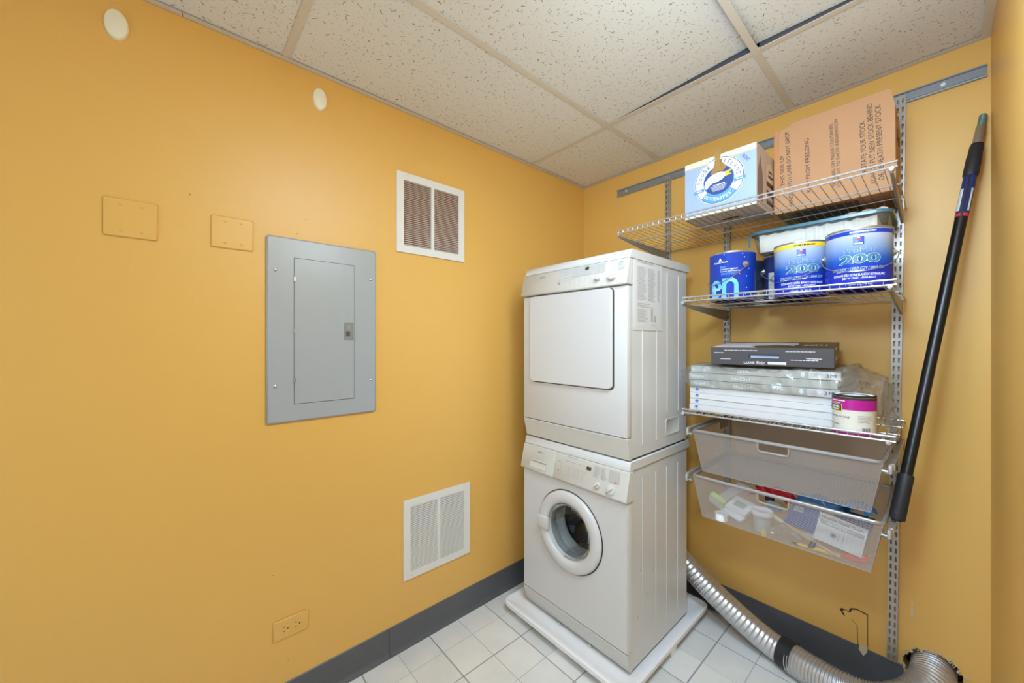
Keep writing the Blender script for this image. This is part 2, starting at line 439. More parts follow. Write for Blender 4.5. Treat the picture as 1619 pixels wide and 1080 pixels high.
# floor
b = MB(); b.box(-.1, RX + .1, YN - .6, .1, -.06, -.0015); fl = struct(b.build('floor', M_grout, smooth=0))
xl = [-.012, .146, .307, .467, .627, .785, .935, 1.09, 1.25, 1.41, 1.57, 1.733]
yl = [.1, -.05, -.22, -.385, -.545, -.71, -.875, -1.04, -1.2, -1.357, -1.515, -1.675, -1.835, -1.995, -2.155, -2.315, -2.475]
cache = {}
for i in range(len(xl) - 1):
    for j in range(len(yl) - 1):
        gx = lambda k: .0028 if k % 2 == 0 else .001
        gy = lambda k: .0028 if k % 2 == 0 else .001
        x0, x1 = xl[i] + gx(i), xl[i + 1] - gx(i + 1); y1, y0 = yl[j] - gy(j), yl[j + 1] + gy(j + 1)
        x0 = max(x0, .001); y1 = min(y1, -.001)
        if y1 - y0 < .01: continue
        k = (round(x1 - x0, 4), round(y1 - y0, 4))
        if k not in cache:
            bb = MB(); hx, hy = (x1 - x0) / 2, (y1 - y0) / 2
            bb.ring([[V((sx * (hx - d), sy * (hy - d), z)) for sx, sy in ((-1, -1), (1, -1), (1, 1), (-1, 1))] for d, z in ((0, -.0014), (0, -.0004), (.0008, 0))], cap_end=True)
            o = bb.build('tile', M_floor, fl, smooth=0); cache[k] = o.data
        else:
            o = bpy.data.objects.new('tile', cache[k]); COL.objects.link(o); o.parent = fl
        o.location = ((x0 + x1) / 2, (y0 + y1) / 2, 0)
# baseboards: vinyl cove base with a toe
def cove(ax, a0, a1, h, name):
    prof = [(0, 0), (.022, 0), (.02, .004), (.009, .012), (.005, .022), (.004, h - .003), (0, h)]
    b = MB()
    if ax == 'y': pts = [V((d, a0, z)) for d, z in prof]; b.prism(pts, (0, a1 - a0, 0))
    else: pts = [V((a0, -d, z)) for d, z in prof]; b.prism(pts, (a1 - a0, 0, 0))
    return struct(b.build(name, M_base))
cove('y', -1.388, -.001, .12, 'baseboard_left'); cove('y', YN, -1.39, .12, 'baseboard_left')
cove('x', .02, 1.525, .146, 'baseboard_back')
# ceiling grid
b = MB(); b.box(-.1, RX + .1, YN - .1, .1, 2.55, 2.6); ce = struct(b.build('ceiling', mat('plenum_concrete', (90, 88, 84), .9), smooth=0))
GX = [.545, 1.175]
cols = [(0, .545), (.545, 1.175), (1.175, 1.733)]
def panel(x0, x1, y0, y1, dz=(0, 0, 0, 0)):
    b = MB(); z = 2.443
    c = [(x0, y0), (x1, y0), (x1, y1), (x0, y1)]
    b.prism([V((x, y, z + d)) for (x, y), d in zip(c, dz)], (0, 0, .014)); return b.build('ceiling_tile', M_tile, ce, smooth=0)
for ci, (x0, x1) in enumerate(cols):
    x0 += .004; x1 -= .004
    panel(x0, x1, -.514, -.004)
    if ci == 0: panel(x0, x1, -1.784, -.526); panel(x0, x1, -3.0, -1.796)
    if ci == 1: panel(x0, x1, -1.784, -.526, (0, 0, .026, .0)); panel(x0, x1, -3.0, -1.796)
    if ci == 2: panel(x0, x1, -1.15, -.526, (0, 0, .004, .022)); panel(x0, x1, -3.0, -1.796)
M_web = mat('shaded_web_metal', (74, 78, 84), .6)  # web coloured dark to carry the shade in the lifted tile gap
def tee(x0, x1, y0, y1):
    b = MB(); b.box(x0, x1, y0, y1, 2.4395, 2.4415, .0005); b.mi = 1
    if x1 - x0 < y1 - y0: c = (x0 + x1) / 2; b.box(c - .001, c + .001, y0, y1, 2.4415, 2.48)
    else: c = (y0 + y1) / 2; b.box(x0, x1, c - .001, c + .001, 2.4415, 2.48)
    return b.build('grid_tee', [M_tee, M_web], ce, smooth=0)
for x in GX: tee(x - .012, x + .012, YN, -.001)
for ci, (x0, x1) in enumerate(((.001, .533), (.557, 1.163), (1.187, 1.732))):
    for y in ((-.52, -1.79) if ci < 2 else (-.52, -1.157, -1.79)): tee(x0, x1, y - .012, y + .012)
for nm, (x0, x1, y0, y1) in {'left': (0, .022, -2.078, 0), 'left2': (0, .022, YN, -2.08), 'back': (.022, RX, -.022, 0), 'right': (RX - .022, RX, YN, -.0222)}.items():
    b = MB(); b.box(x0, x1, y0, y1, 2.437, 2.4385, .0004)
    if 'left' in nm: b.box(0, .0015, y0, y1, 2.437, 2.46)
    struct(b.build('trim_%d' % ['left', 'left2', 'back', 'right'].index(nm), M_tee, smooth=0))
t = thing('ceiling_light', (1.45, -1.47, 2.44), 'recessed square ceiling light above the camera by the right wall', 'light')
b = MB(); b.box(1.187, 1.712, -1.78, -1.165, 2.442, 2.446); b.build('diffuser', mat('lamp_diffuser', (255, 250, 240), .5, emit=.6), t)
b = MB()
for x0, x1, y0, y1 in ((1.187, 1.2, -1.78, -1.165), (1.699, 1.712, -1.78, -1.165), (1.2, 1.699, -1.78, -1.767), (1.2, 1.699, -1.178, -1.165)): b.box(x0, x1, y0, y1, 2.436, 2.442)
b.build('frame', M_vent, t)

# ---------------------------------------------------------------- things on the left wall
def screw(y, z, x, parent, m=M_steel, r=.0035):
    b = MB(); b.lathe([(r, 0), (r, .001), (r * .6, .0022), (.0001, .0025)], (x, y, z), 'X', 10); b.box(x + .0018, x + .0027, y - r * .8, y + r * .8, z - .0004, z + .0004)
    return b.build('screw', m, parent)
t = thing('breaker_panel', (0, -1.65, 1.09), 'grey metal electrical breaker panel with a hinged door on the yellow wall', 'breaker panel')
b = MB(); b.prism([V((0, y, z)) for y, z in ((-1.851, 1.09), (-1.451, 1.09), (-1.451, 1.778), (-1.851, 1.778))], (.013, 0, 0), .006)
b.build('cover', M_grey, t)
b = MB(); b.box(.0125, .0136, -1.7635, -1.5425, 1.1555, 1.7055); b.build('door_gap', M_dgrey, t)
b = MB(); b.box(.013, .0155, -1.762, -1.544, 1.157, 1.704, .001); d = b.build('door', M_grey, t)
b = MB(); b.box(.0155, .019, -1.583, -1.548, 1.397, 1.468, .0015); la = b.build('latch', mat('latch_grey', (138, 142, 144), .35, .3), d, 'darker grey latch')
b = MB(); b.box(.0188, .0193, -1.578, -1.562, 1.412, 1.432); b.box(.019, .0215, -1.572, -1.562, 1.412, 1.43, .001); b.build('latch_slide', M_dgrey, t)
b = MB(); b.poly([SIDE(.0192, -1.566, 1.452) @ V((x, y, 0)) for x, y in circ(0, 0, .006, 20)]); b.build('latch_emblem', M_grey_ink, t)
marks([(-.009, .009, -.001, .001), (-.009, .009, -.005, -.003)], SIDE(.0191, -1.566, 1.441), t, M_grey_ink)
for z in (1.625, 1.43, 1.245):
    b = MB(); b.box(.013, .018, -1.765, -1.758, z - .009, z + .009, .001); b.build('hinge', M_steel, t)
for y, z in ((-1.824, 1.652), (-1.474, 1.652), (-1.824, 1.226), (-1.474, 1.226)): screw(y, z, .013, t, r=.0055)

def vent(y0, y1, z0, z1, label, dark=False):
    t = thing('wall_vent', (0, (y0 + y1) / 2, z0), label, 'vent', 'vents on the left wall')
    b = MB(); e = .034; ym = (y0 + y1) / 2
    for a in ((y0, y0 + e, z0, z1), (y1 - e, y1, z0, z1), (y0 + e, y1 - e, z0, z0 + e), (y0 + e, y1 - e, z1 - e, z1)):
        b.box(.001, .008, *a, 0)
    b.build('frame', M_vent, t)
    b = MB(); b.box(.001, .0085, ym - .008, ym + .008, z0 + e, z1 - e); b.build('mullion', M_vent, t)
    b = MB(); b.box(.0003, .0008, y0 + .004, y1 - .004, z0 + .004, z1 - .004); b.build('backing', mat('brown_duct_liner', (150, 108, 80), .8) , t, 'dark brown void behind the slats')
    n = 34; zz0, zz1 = z0 + e, z1 - e; p = (zz1 - zz0) / n
    for (a0, a1) in ((y0 + e, ym - .008), (ym + .008, y1 - e)):
        me = None
        for i in range(n):
            z = zz0 + (i + .5) * p
            if me is None:
                b = MB(); b.prism([V((.0015, a0, z + .0018)), V((.002, a0, z + .0026)), V((.0078, a0, z - .0006)), V((.0076, a0, z - .0018))], (0, a1 - a0, 0))
                o = b.build('slat', M_vent, t, smooth=0); me = o.data; zb = z
            else:
                o = bpy.data.objects.new('slat', me); COL.objects.link(o); o.parent = t; o.location = (0, 0, z - zb)
    for y, z in ((y0 + .045, z1 - .012), (y1 - .035, z1 - .012), (y0 + .045, z0 + .014), (y1 - .035, z0 + .014)): screw(y, z, .008, t, M_vent, .004)
    return t
vent(-1.356, -.993, 1.796, 2.16, 'upper square white louvred vent on the yellow wall, dark brown behind its slats')
vent(-1.323, -.959, .301, .665, 'lower square white louvred vent, just above the grey baseboard')

def plate(y0, y1, z0, z1, label, dx):
    t = thing('blank_cover_plate', (0, (y0 + y1) / 2, z0), label, 'cover plate', 'blank plates on the left wall')
    b = MB(); b.prism([V((0, y, z)) for y, z in ((y0, z0), (y1, z0), (y1, z1), (y0, z1))], (.006, 0, 0), .003); b.build('plate', M_plate, t)
    for fy in (.32, .71):
        for fz in (.17, .84): screw(y0 + (y1 - y0) * fy, z0 + (z1 - z0) * fz, .006, t, M_plate, .004)
plate(-2.254, -2.137, 1.703, 1.817, 'larger yellow painted blank cover plate, leftmost on the wall', 0)
plate(-2.007, -1.889, 1.709, 1.817, 'smaller looking yellow blank cover plate nearest the grey breaker panel', 0)

t = thing('wall_outlet', (0, -1.77, .284), 'horizontal duplex outlet painted yellow, low on the left wall', 'outlet')
b = MB(); b.prism([V((0, y, z)) for y, z in ((-1.829, .287), (-1.713, .287), (-1.713, .360), (-1.829, .360))], (.006, 0, 0), .003); b.build('plate', M_plate, t)
for cy in (-1.791, -1.752):
    b = MB(); pts = [(max(-.0135, min(.0135, .0172 * math.cos(a))), .0172 * math.sin(a)) for a in [2 * PI * i / 28 for i in range(28)]]
    b.prism([V((.006, cy + u, .3235 + w)) for u, w in pts], (.0018, 0, 0)); r = b.build('receptacle', M_plate, t)
    b = MB(); b.box(.0076, .0081, cy - .007, cy + .001, .3305, .3325); b.box(.0076, .0081, cy - .007, cy + .001, .3155, .3175)
    b.cyl((.0076, cy + .0085, .3235), (.0081, cy + .0085, .3235), .0026, n=10); b.build('slots', M_gap, r)
screw(-1.7715, .3235, .006, t, M_plate, .003)

def disc(y, z, ry, rz, label):
    b = MB(); b.lathe([(1, 0), (1.0, .25), (.92, .65), (.55, .95), (.0001, 1)], (0, 0, 0), 'X', 36)
    for v in b.bm.verts: v.co = V((v.co.x * .014, y + v.co.y * ry, z + v.co.z * rz))
    tag(b.build('wall_disc', mat('ivory_plastic', (240, 236, 214), .4), None), label, 'wall disc', 'round covers near the ceiling')
disc(-2.226, 2.328, .026, .044, 'larger looking ivory oval disc at the upper left, nearest the camera')
disc(-1.672, 2.342, .026, .043, 'second ivory oval disc on the wall, above the breaker panel')

# ---------------------------------------------------------------- stacked washer and dryer
AX0, AX1, AF, AB = .206, .797, -.757, -.225
def rib(b, x, y, z0, z1, w=.0042, d=.003):
    b.prism([V((x - .0005, y + (w if i < 7 else w) * math.cos(PI * i / 6 if i < 7 else PI + PI * (i - 7) / 6), (z1 if i < 7 else z0) + w * math.sin(PI * i / 6 if i < 7 else PI + PI * (i - 7) / 6))) for i in range(14)], (d, 0, 0), .0012)
# the drip pan
t = thing('drip_pan', (.49, -.46, 0), 'white plastic drip pan under the stacked washer and dryer', 'drip pan')
b = MB(); lp = []
for dx, z in ((.012, .038), (.003, .04), (0, .056), (0, .062), (.004, .066), (.012, .0655), (.03, .058), (.05, .052), (.07, .05)):
    lp.append([V((x, y, z)) for x, y in rrect(.125 + dx, .846 - dx, -.836 + dx, -.072 - dx, .035 if dx < .02 else .03, 6)])
b.ring(lp, cap=True); b.build('pan', M_pan, t)
for x0, x1, y0, y1 in ((.45, .512, -.80, -.775), (.80, .835, -.46, -.41), (.19, .22, -.80, -.76), (.16, .2, -.2, -.15), (.78, .82, -.2, -.15), (.4, .5, -.15, -.1)):
    b = MB(); b.box(x0, x1, y0, y1, 0, .042, .002); b.build('foot', M_pan, t)

# washer
t = wa = thing('washing_machine', (.5, -.5, .05), 'white front loading washing machine with a round glass door, standing on the drip pan', 'washing machine')
b = MB()
b.box(AX0, AX0 + .006, AF + .028, AB, .066, .872, .001); b.box(AX1 - .006, AX1, AF + .028, AB, .066, .872, .001)
b.box(AX0 + .006, AX1 - .006, AB - .006, AB, .066, .872); b.box(AX0 + .006, AX1 - .006, AF + .028, AB, .066, .072); b.box(AX0 + .006, AX1 - .006, AF + .03, AB, .862, .87)
for y, z0, z1 in ((-.637, .18, .822), (-.527, .16, .822), (-.429, .14, .821), (-.32, .125, .82)): rib(b, AX1, y, z0, z1)
b.build('cabinet', M_white, t)
b = MB(); b.prism([V((.2, y, z)) for y, z in ((-.748, .875), (-.742, .905), (-.738, .908), (-.208, .908), (-.208, .872), (-.748, .872))], (.603, 0, 0), .0025); b.build('top', M_white, t)
b = MB(); b.box(.79, .8035, -.695, -.683, .885, .89, .001); b.build('lid_clip', M_white, t)
# front panel with a round opening
DX, DZ = .505, .532
def ringplate(b, x0, x1, z0, z1, cx, cz, r, y, yb, n=48):
    def sqp(a):
        c, s_ = math.cos(a), math.sin(a)
        k = min((x1 - cx) / c if c > 1e-6 else 9, (x0 - cx) / c if c < -1e-6 else 9, (z1 - cz) / s_ if s_ > 1e-6 else 9, (z0 - cz) / s_ if s_ < -1e-6 else 9)
        return cx + c * k, cz + s_ * k
    angs = sorted([2 * PI * i / n for i in range(n)] + [math.atan2(zz - cz, xx - cx) % (2 * PI) for xx in (x0, x1) for zz in (z0, z1)])
    o = [sqp(a) for a in angs]; h = [(cx + r * math.cos(a), cz + r * math.sin(a)) for a in angs]
    b.ring([[V((x, yb, z)) for x, z in o], [V((x, y + .006, z)) for x, z in o], [V((cx + (x - cx) * .988, y, cz + (z - cz) * .99)) for x, z in o], [V((x, y, z)) for x, z in h], [V((x, yb + .02, z)) for x, z in h]])
b = MB(); ringplate(b, AX0, AX1 + .004, .150, .750, DX, DZ, .145, AF - .006, AF + .03); b.build('front_panel', M_white, t)
b = MB(); b.prism([V((AX0, y, z)) for y, z in ((AF + .03, .148), (AF - .006, .148), (AF + .0, .12), (AF + .018, .068), (AF + .03, .068))], (AX1 + .003 - AX0, 0, 0), .002); b.build('kick_panel', M_white2, t)
# control panel and drawer
CP = [(AF + .03, .753), (AF - .018, .753), (AF - .022, .76), (AF + .004, .871), (AF + .03, .871)]
b = MB(); b.prism([V((.422, y, z)) for y, z in CP], (.384, 0, 0), .0015); cp = b.build('control_panel', M_white2, t)
CN = V((0, .26, 1)).normalized()
def CPF(x, z):   # frame on the sloping control panel face
    yy = AF - .022 + max(0, (z - .76)) * .2342 - .0004
    return frame((x, yy, z), (1, 0, 0), (0, .2342, 1))
b = MB(); b.prism([V((.2, y, z)) for y, z in CP], (.22, 0, 0), .0015); dr = b.build('detergent_drawer', M_white2, t)
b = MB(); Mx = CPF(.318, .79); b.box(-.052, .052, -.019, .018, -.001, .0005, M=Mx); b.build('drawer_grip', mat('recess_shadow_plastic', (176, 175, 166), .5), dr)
b = MB(); b.box(-.052, .052, .014, .019, 0, .004, .0008, M=Mx); b.prism([Mx @ V(p) for p in ((-.052, -.019, 0), (-.052, .012, 0), (-.052, -.019, .0035))], Mx.to_3x3() @ V((.104, 0, 0))); b.build('grip_lip', M_white2, dr)
text('BOSCH', CPF(.321, .848), t, M_dgrey, w=.028, h=.006, bold=.01)
b = MB(); b.box(-.012, .012, -.0075, .0075, 0, .0015, .0004, M=CPF(.614, .842)); b.build('display', M_disp, t)
b = MB(); b.box(-.025, .025, -.024, .022, 0, .0009, M=CPF(.741, .840)); b.build('inset_window', mat('grey_inset', (184, 184, 178), .3), t)
marks([(-.006, .02, -.021, -.0195), (.01, .0115, -.021, -.01)], CPF(.741, .838), t, M_red, lift=.002)
marks([(-.006, .006, -.003, -.0018), (-.006, .006, .001, .0022)], CPF(.447, .798), t, M_red)
marks([(.488 + i * .022 - .001, .488 + i * .022 + .001, -.001, .001) for i in range(6)] + [(.488 + i * .022 - .001, .488 + i * .022 + .001, .029, .031) for i in range(3)] + [(.446, .449, .02, .022)], CPF(0, .817), t, M_dgrey)
marks([(.64 + i * .038, .64 + i * .038 + random.uniform(.014, .03), .0 - j * .006, .0015 - j * .006) for i in range(2) for j in range(8)] + [(.49 + i * .022, .503 + i * .022, -.012, -.0105) for i in range(6)] + [(.49, .55, .008, .0092), (.48, .6, -.035, -.0345)] + [(x, x + .0008, -.075, -.037) for x in (.505, .543, .562, .585)] + [(.43, .46, -.022, -.0212), (.46, .4608, -.06, -.022)], CPF(0, .857), t, M_grey_ink)
for x, z, r, h in ((.668, .789, .013, .012), (.731, .786, .02, .008)):
    Mx = CPF(x, z); b = MB()
    loops = [[Mx @ V((rr * math.cos(2 * PI * i / 28), rr * math.sin(2 * PI * i / 28), hh)) for i in range(28)] for rr, hh in ((r, 0), (r * .97, h * .8), (r * .85, h), (.001, h))]
    b.ring(loops, cap=True); b.box(-.003, .003, -r * .95, r * .95, h, h + .007, .0012, M=Mx @ Matrix.Rotation(-.9, 4, 'Z')); b.build('knob', M_white2, t)
# kick clips
for x, y in ((.425, AF + .01), (.60, AF + .01)):
    b = MB(); b.lathe([(.007, 0), (.007, .006), (.004, .009), (.0001, .009)], (x, y + .012, .0505), 'Z', 12); b.build('foot', M_white2, t)
for x, y in ((.235, AF + .06), (.77, AF + .06), (.235, AB - .05), (.77, AB - .05)):
    b = MB(); b.cyl((x, y, .0505), (x, y, .068), .018, n=16); b.build('foot', M_rub, t)
# porthole door
b = MB(); yd = AF - .006
b.lathe([(.179, 0), (.179, -.007), (.176, -.014), (.169, -.018), (.150, -.0205), (.133, -.0185), (.1265, -.013), (.124, -.004), (.122, .012)], (DX, yd, DZ), 'Y', 64)
dd = b.build('door', M_white, t)
b = MB(); b.lathe([(.184, -.0015), (.175, -.003)], (DX, yd, DZ), 'Y', 64); b.build('door_seam', M_gap, t)
b = MB(); b.box(DX - .172, DX - .108, yd - .0285, yd - .012, DZ - .0265, DZ + .0265, .003, 2); b.build('handle', M_white, dd)
b = MB(); b.lathe([(.121, -.012), (.118, .0), (.11, .004), (.104, .03), (.098, .065), (.085, .095), (.06, .108), (.03, .114), (.0001, .115)], (DX, yd, DZ), 'Y', 56)
b.build('glass_bowl', M_glass, dd, 'bulging clear glass')
b = MB(); b.lathe([(.124, .008), (.134, .004), (.14, .012), (.136, .035), (.142, .06), (.13, .075), (.118, .078), (.114, .088), (.12, .098)], (DX, yd + .014, DZ), 'Y', 56)
b.build('door_gasket', mat('grey_rubber', (150, 158, 158), .35), t)
def drum_mat():
    m = bpy.data.materials.new('perforated_drum'); m.use_nodes = True; nt = m.node_tree
    p = nt.nodes['Principled BSDF']; p.inputs['Metallic'].default_value = .9; p.inputs['Roughness'].default_value = .42
    tc = nt.nodes.new('ShaderNodeTexCoord'); vo = nt.nodes.new('ShaderNodeTexVoronoi'); vo.inputs['Scale'].default_value = 95; vo.inputs['Randomness'].default_value = 0
    nt.links.new(tc.outputs['Object'], vo.inputs['Vector'])
    r = nt.nodes.new('ShaderNodeValToRGB'); r.color_ramp.interpolation = 'CONSTANT'; r.color_ramp.elements[0].color = (.01, .01, .01, 1)
    r.color_ramp.elements[1].position = .36; r.color_ramp.elements[1].color = lin((84, 72, 68))
    nt.links.new(vo.outputs['Distance'], r.inputs[0]); nt.links.new(r.outputs[0], p.inputs['Base Color']); return m
b = MB(); b.lathe([(.128, .115), (.2, .125), (.222, .15), (.222, .42), (.20, .44), (.0001, .445)], (DX, yd, DZ), 'Y', 56); dm = b.build('drum', drum_mat(), t)
for k in range(3):
    a = k * 2 * PI / 3 + .9; b = MB()
    b.prism([V((DX + (.222 * math.cos(a + s_ * .12) if f else .17 * math.cos(a + s_ * .05)), yd + .17, DZ + (.222 * math.sin(a + s_ * .12) if f else .17 * math.sin(a + s_ * .05)))) for s_, f in ((-1, 1), (-1, 0), (1, 0), (1, 1))], (0, .22, 0), .003)
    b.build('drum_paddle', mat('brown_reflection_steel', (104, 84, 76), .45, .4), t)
# scuffs on the side
b = MB()
for y, z, l in ((-.60, .33, .012), (-.595, .31, .008), (-.56, .42, .02), (-.548, .395, .012), (-.68, .27, .018), (-.345, .395, .02), (-.73, .34, .01), (-.66, .45, .01), (-.45, .52, .014), (-.635, .36, .012)):
    b.prism([V((AX1 + .0002, y, z)), V((AX1 + .0002, y + .0022, z - l * .2)), V((AX1 + .0002, y + .0035, z - l)), V((AX1 + .0002, y + .001, z - l * .6))], (.0004, 0, 0))
b.build('scuff_marks', M_dgrey, t, 'small dark scuffs')

# dryer
t = dy = thing('tumble_dryer', (.5, -.5, .909), 'white tumble dryer with a square flat door, stacked on the washing machine', 'tumble dryer')
b = MB(); b.box(AX0, AX1, AF + .028, AB, .915, 1.73, .004)
for y, z0, z1 in ((-.640, .965, 1.55), (-.521, .963, 1.55), (-.424, 1.07, 1.698), (-.313, 1.068, 1.697)): rib(b, AX1, y, z0, z1)
b.build('cabinet', M_white, t)
b = MB(); b.box(AX0 + .004, AX1 - .004, AF + .04, AB - .01, .9085, .916); b.build('stacking_foot', M_gap, t)
b = MB(); b.prism([V((.2, y, z)) for y, z in ((-.745, 1.728), (-.735, 1.758), (-.728, 1.763), (-.208, 1.763), (-.208, 1.727), (-.745, 1.727))], (.603, 0, 0), .0025); b.build('top', M_white, t)
DP = [(AF + .03, 1.618), (AF - .018, 1.618), (AF - .021, 1.624), (AF + .004, 1.724), (AF + .03, 1.724)]
b = MB(); b.prism([V((.2, y, z)) for y, z in DP], (.605, 0, 0), .002); b.build('control_panel', M_white2, t)
def DPF(x, z): return frame((x, AF - .021 + max(0, (z - 1.624)) * .25 - .0004, z), (1, 0, 0), (0, .25, 1))
b = MB(); b.box(AX0, AX1 + .003, AF - .006, AF + .03, 1.006, 1.6145, .004, 2); b.build('front_panel', M_white, t)
b = MB(); b.prism([V((AX0, y, z)) for y, z in ((AF + .03, 1.003), (AF - .006, 1.003), (AF + .0, .98), (AF + .016, .914), (AF + .03, .914))], (AX1 + .003 - AX0, 0, 0), .002); b.build('kick_panel', M_white2, t)
b = MB(); b.prism([V((x, AF - .0062, z)) for x, z in rrect(.262, .742, 1.191, 1.612, .02)], (0, .002, 0)); b.build('door_gap', M_gap, t)
b = MB()
pts = rrect(.265, .735, 1.196, 1.611, .018)
b.ring([[V((.5 + (x - .5) * k, y, 1.404 + (z - 1.404) * k)) for x, z in pts] for k, y in ((1, AF - .004), (1, AF - .016), (.99, AF - .0195))], cap=True); b.build('door', M_white, t)
text('BOSCH', DPF(.336, 1.702), t, M_dgrey, w=.03, h=.0065, bold=.01)
b = MB(); b.box(-.125, .125, -.022, .022, 0, .0008, M=DPF(.572, 1.699)); b.build('sticker', mat('pale_grey_sticker', (206, 208, 206), .45, rgb2=(176, 178, 176), noise_scale=14), t, 'pale grey control sticker')
b = MB(); b.box(-.010, .010, -.007, .007, 0, .0014, .0003, M=DPF(.603, 1.708)); b.build('display', M_disp, t)
marks([(x - .001, x + .001, z - .001, z + .001) for x, z in ((.456, .008), (.475, .011), (.505, .012), (.54, .014), (.57, .014), (.625, .014), (.66, .016), (.453, -.03), (.508, -.03), (.525, -.028), (.54, -.027), (.585, -.022), (.668, -.006), (.668, -.014), (.742, .014), (.742, .008), (.742, .001), (.742, -.006), (.742, -.013), (.742, -.02), (.751, .014))], DPF(0, 1.699), t, M_dgrey, lift=.0012)
marks([(.758, .758 + random.uniform(.02, .034), -.02 + i * .0065, -.0185 + i * .0065) for i in range(6)] + [(.44, .57, -.034, -.0334), (.6, .63, -.034, -.0334)] + [(x, x + .0007, -.07, -.035) for x in (.485, .52, .545, .57, .6, .63)], DPF(0, 1.699), t, M_grey_ink, lift=.0012)
marks([(-.008, .008, 0, .0016), (-.008, .008, .003, .0046)], DPF(.452, 1.655), t, M_red)
for x, z, r in ((.671, 1.656, .0135), (.741, 1.657, .021)):
    Mx = DPF(x, z); b = MB()
    b.ring([[Mx @ V((rr * math.cos(2 * PI * i / 28), rr * math.sin(2 * PI * i / 28), hh)) for i in range(28)] for rr, hh in ((r, 0), (r * .97, .013), (r * .85, .016), (.001, .016))], cap=True)
    b.box(-.0012, .0012, -r * .7, r * .7, .016, .0185, .0004, M=Mx @ Matrix.Rotation(-.4, 4, 'Z')); b.build('knob', M_white2, t)
b = MB(); b.box(AX1 + .0025, AX1 + .0035, -.752, -.738, 1.68, 1.684); b.build('panel_slot', M_gap, t)
# care sheet in a clear sleeve taped to the side
b = MB(); b.box(AX1 + .0006, AX1 + .0022, -.716, -.478, 1.437, 1.737, .0005); sh = b.build('instruction_sheet', mat('sleeve_paper', (214, 214, 211), .3, noise_amt=.05), t, 'printed instruction sheet in a clear sleeve')
b = MB(); b.prism([V((AX1 + .0022, -.708, 1.73)), V((AX1 + .0022, -.486, 1.727)), V((AX1 + .0022, -.486, 1.45)), V((AX1 + .0022, -.708, 1.45))], (.0006, 0, 0)); b.build('sheet', M_paper, sh)
Ms = SIDE(AX1 + .0029, 0, 0)
rr = []
for y0, y1 in ((-.685, -.61), (-.60, -.535), (-.52, -.497)): rr += rows(y0, y1, 1.56, 1.70, 26, .42, seed=int(y0 * -100))
rr += rows(-.685, -.54, 1.715, 1.722, 2, .6, seed=4) + rows(-.685, -.55, 1.53, 1.55, 3, .45, seed=5) + rows(-.685, -.6, 1.47, 1.525, 11, .42, seed=6)
rr += [(-.575, -.56, 1.475, 1.53), (-.55, -.535, 1.475, 1.50), (-.556, -.53, 1.505, 1.5065), (-.575, -.53, 1.46, 1.4615)]
marks(rr, Ms, sh, mat('faint_print', (170, 170, 170), .6), 'small_print')
b = MB(); pts = rrect(-.44, -.31, .965, 1.04, .012)
b.ring([[V((AX1 + .0005, y, z)) for y, z in pts], [V((AX1 + .003, y, z)) for y, z in pts], [V((AX1 + .003, -.375 + (y + .375) * .94, 1.0025 + (z - 1.0025) * .9)) for y, z in pts], [V((AX1 + .001, -.375 + (y + .375) * .9, 1.0025 + (z - 1.0025) * .85)) for y, z in pts]], cap_end=True)
b.build('side_hatch', M_white, t)

# ---------------------------------------------------------------- shelving hardware
t = thing('hanging_track', (1.0, 0, 2.30), 'long grey metal hanging track screwed to the wall below the ceiling', 'shelf track')
b = MB(); b.prism([V((.267, y, z)) for y, z in ((0, 2.302), (-.012, 2.302), (-.014, 2.306), (-.006, 2.312), (-.006, 2.338), (-.013, 2.340), (-.013, 2.344), (0, 2.344))], (1.457, 0, 0)); b.build('track', mat('track_grey', (150, 156, 162), .35, .45), t)
for x in (.33, 1.0, 1.625):
    b = MB(); b.lathe([(.007, 0), (.0065, -.002), (.0001, -.003)], (x, -.0062, 2.325), 'Y', 12); b.build('screw', M_vent, t)
def standard(x, z0, z1, lean, label):
    b = MB(); w, d = .0145, .014
    b.box(-w, -w + .0025, -d, 0, 0, z1 - z0); b.box(w - .0025, w, -d, 0, 0, z1 - z0)
    b.box(-w + .0025, -.0094, -d, -d + .002, 0, z1 - z0); b.box(.0094, w - .0025, -d, -d + .002, 0, z1 - z0); b.box(-.0042, .0042, -d, -d + .002, 0, z1 - z0)
    z = .0; n = int((z1 - z0) / .032)
    for i in range(n + 1):
        for s_ in (-1, 1):
            za, zb_ = i * .032 - .0068, i * .032 + .0068
            za, zb_ = max(0, za), min(z1 - z0, zb_)
            b.box(min(s_ * .0042, s_ * .0094), max(s_ * .0042, s_ * .0094), -d, -d + .002, za, zb_)
    o = b.build('shelf_standard', M_silver, None, smooth=0); o.location = (x, -.0005, z0); o.rotation_euler = (0, lean, 0)
    return tag(o, label, 'shelf standard', 'slotted wall standards')
standard(1.4935, .15, 2.335, math.atan2(.024, 2.19), 'long slotted metal standard at the right, from the top track down to the baseboard')
standard(.904, .60, 2.32, 0, 'middle slotted metal standard, behind the black box and the blue paint can')
standard(.598, 1.2, 2.335, 0, 'leftmost slotted metal standard, behind the dryer')

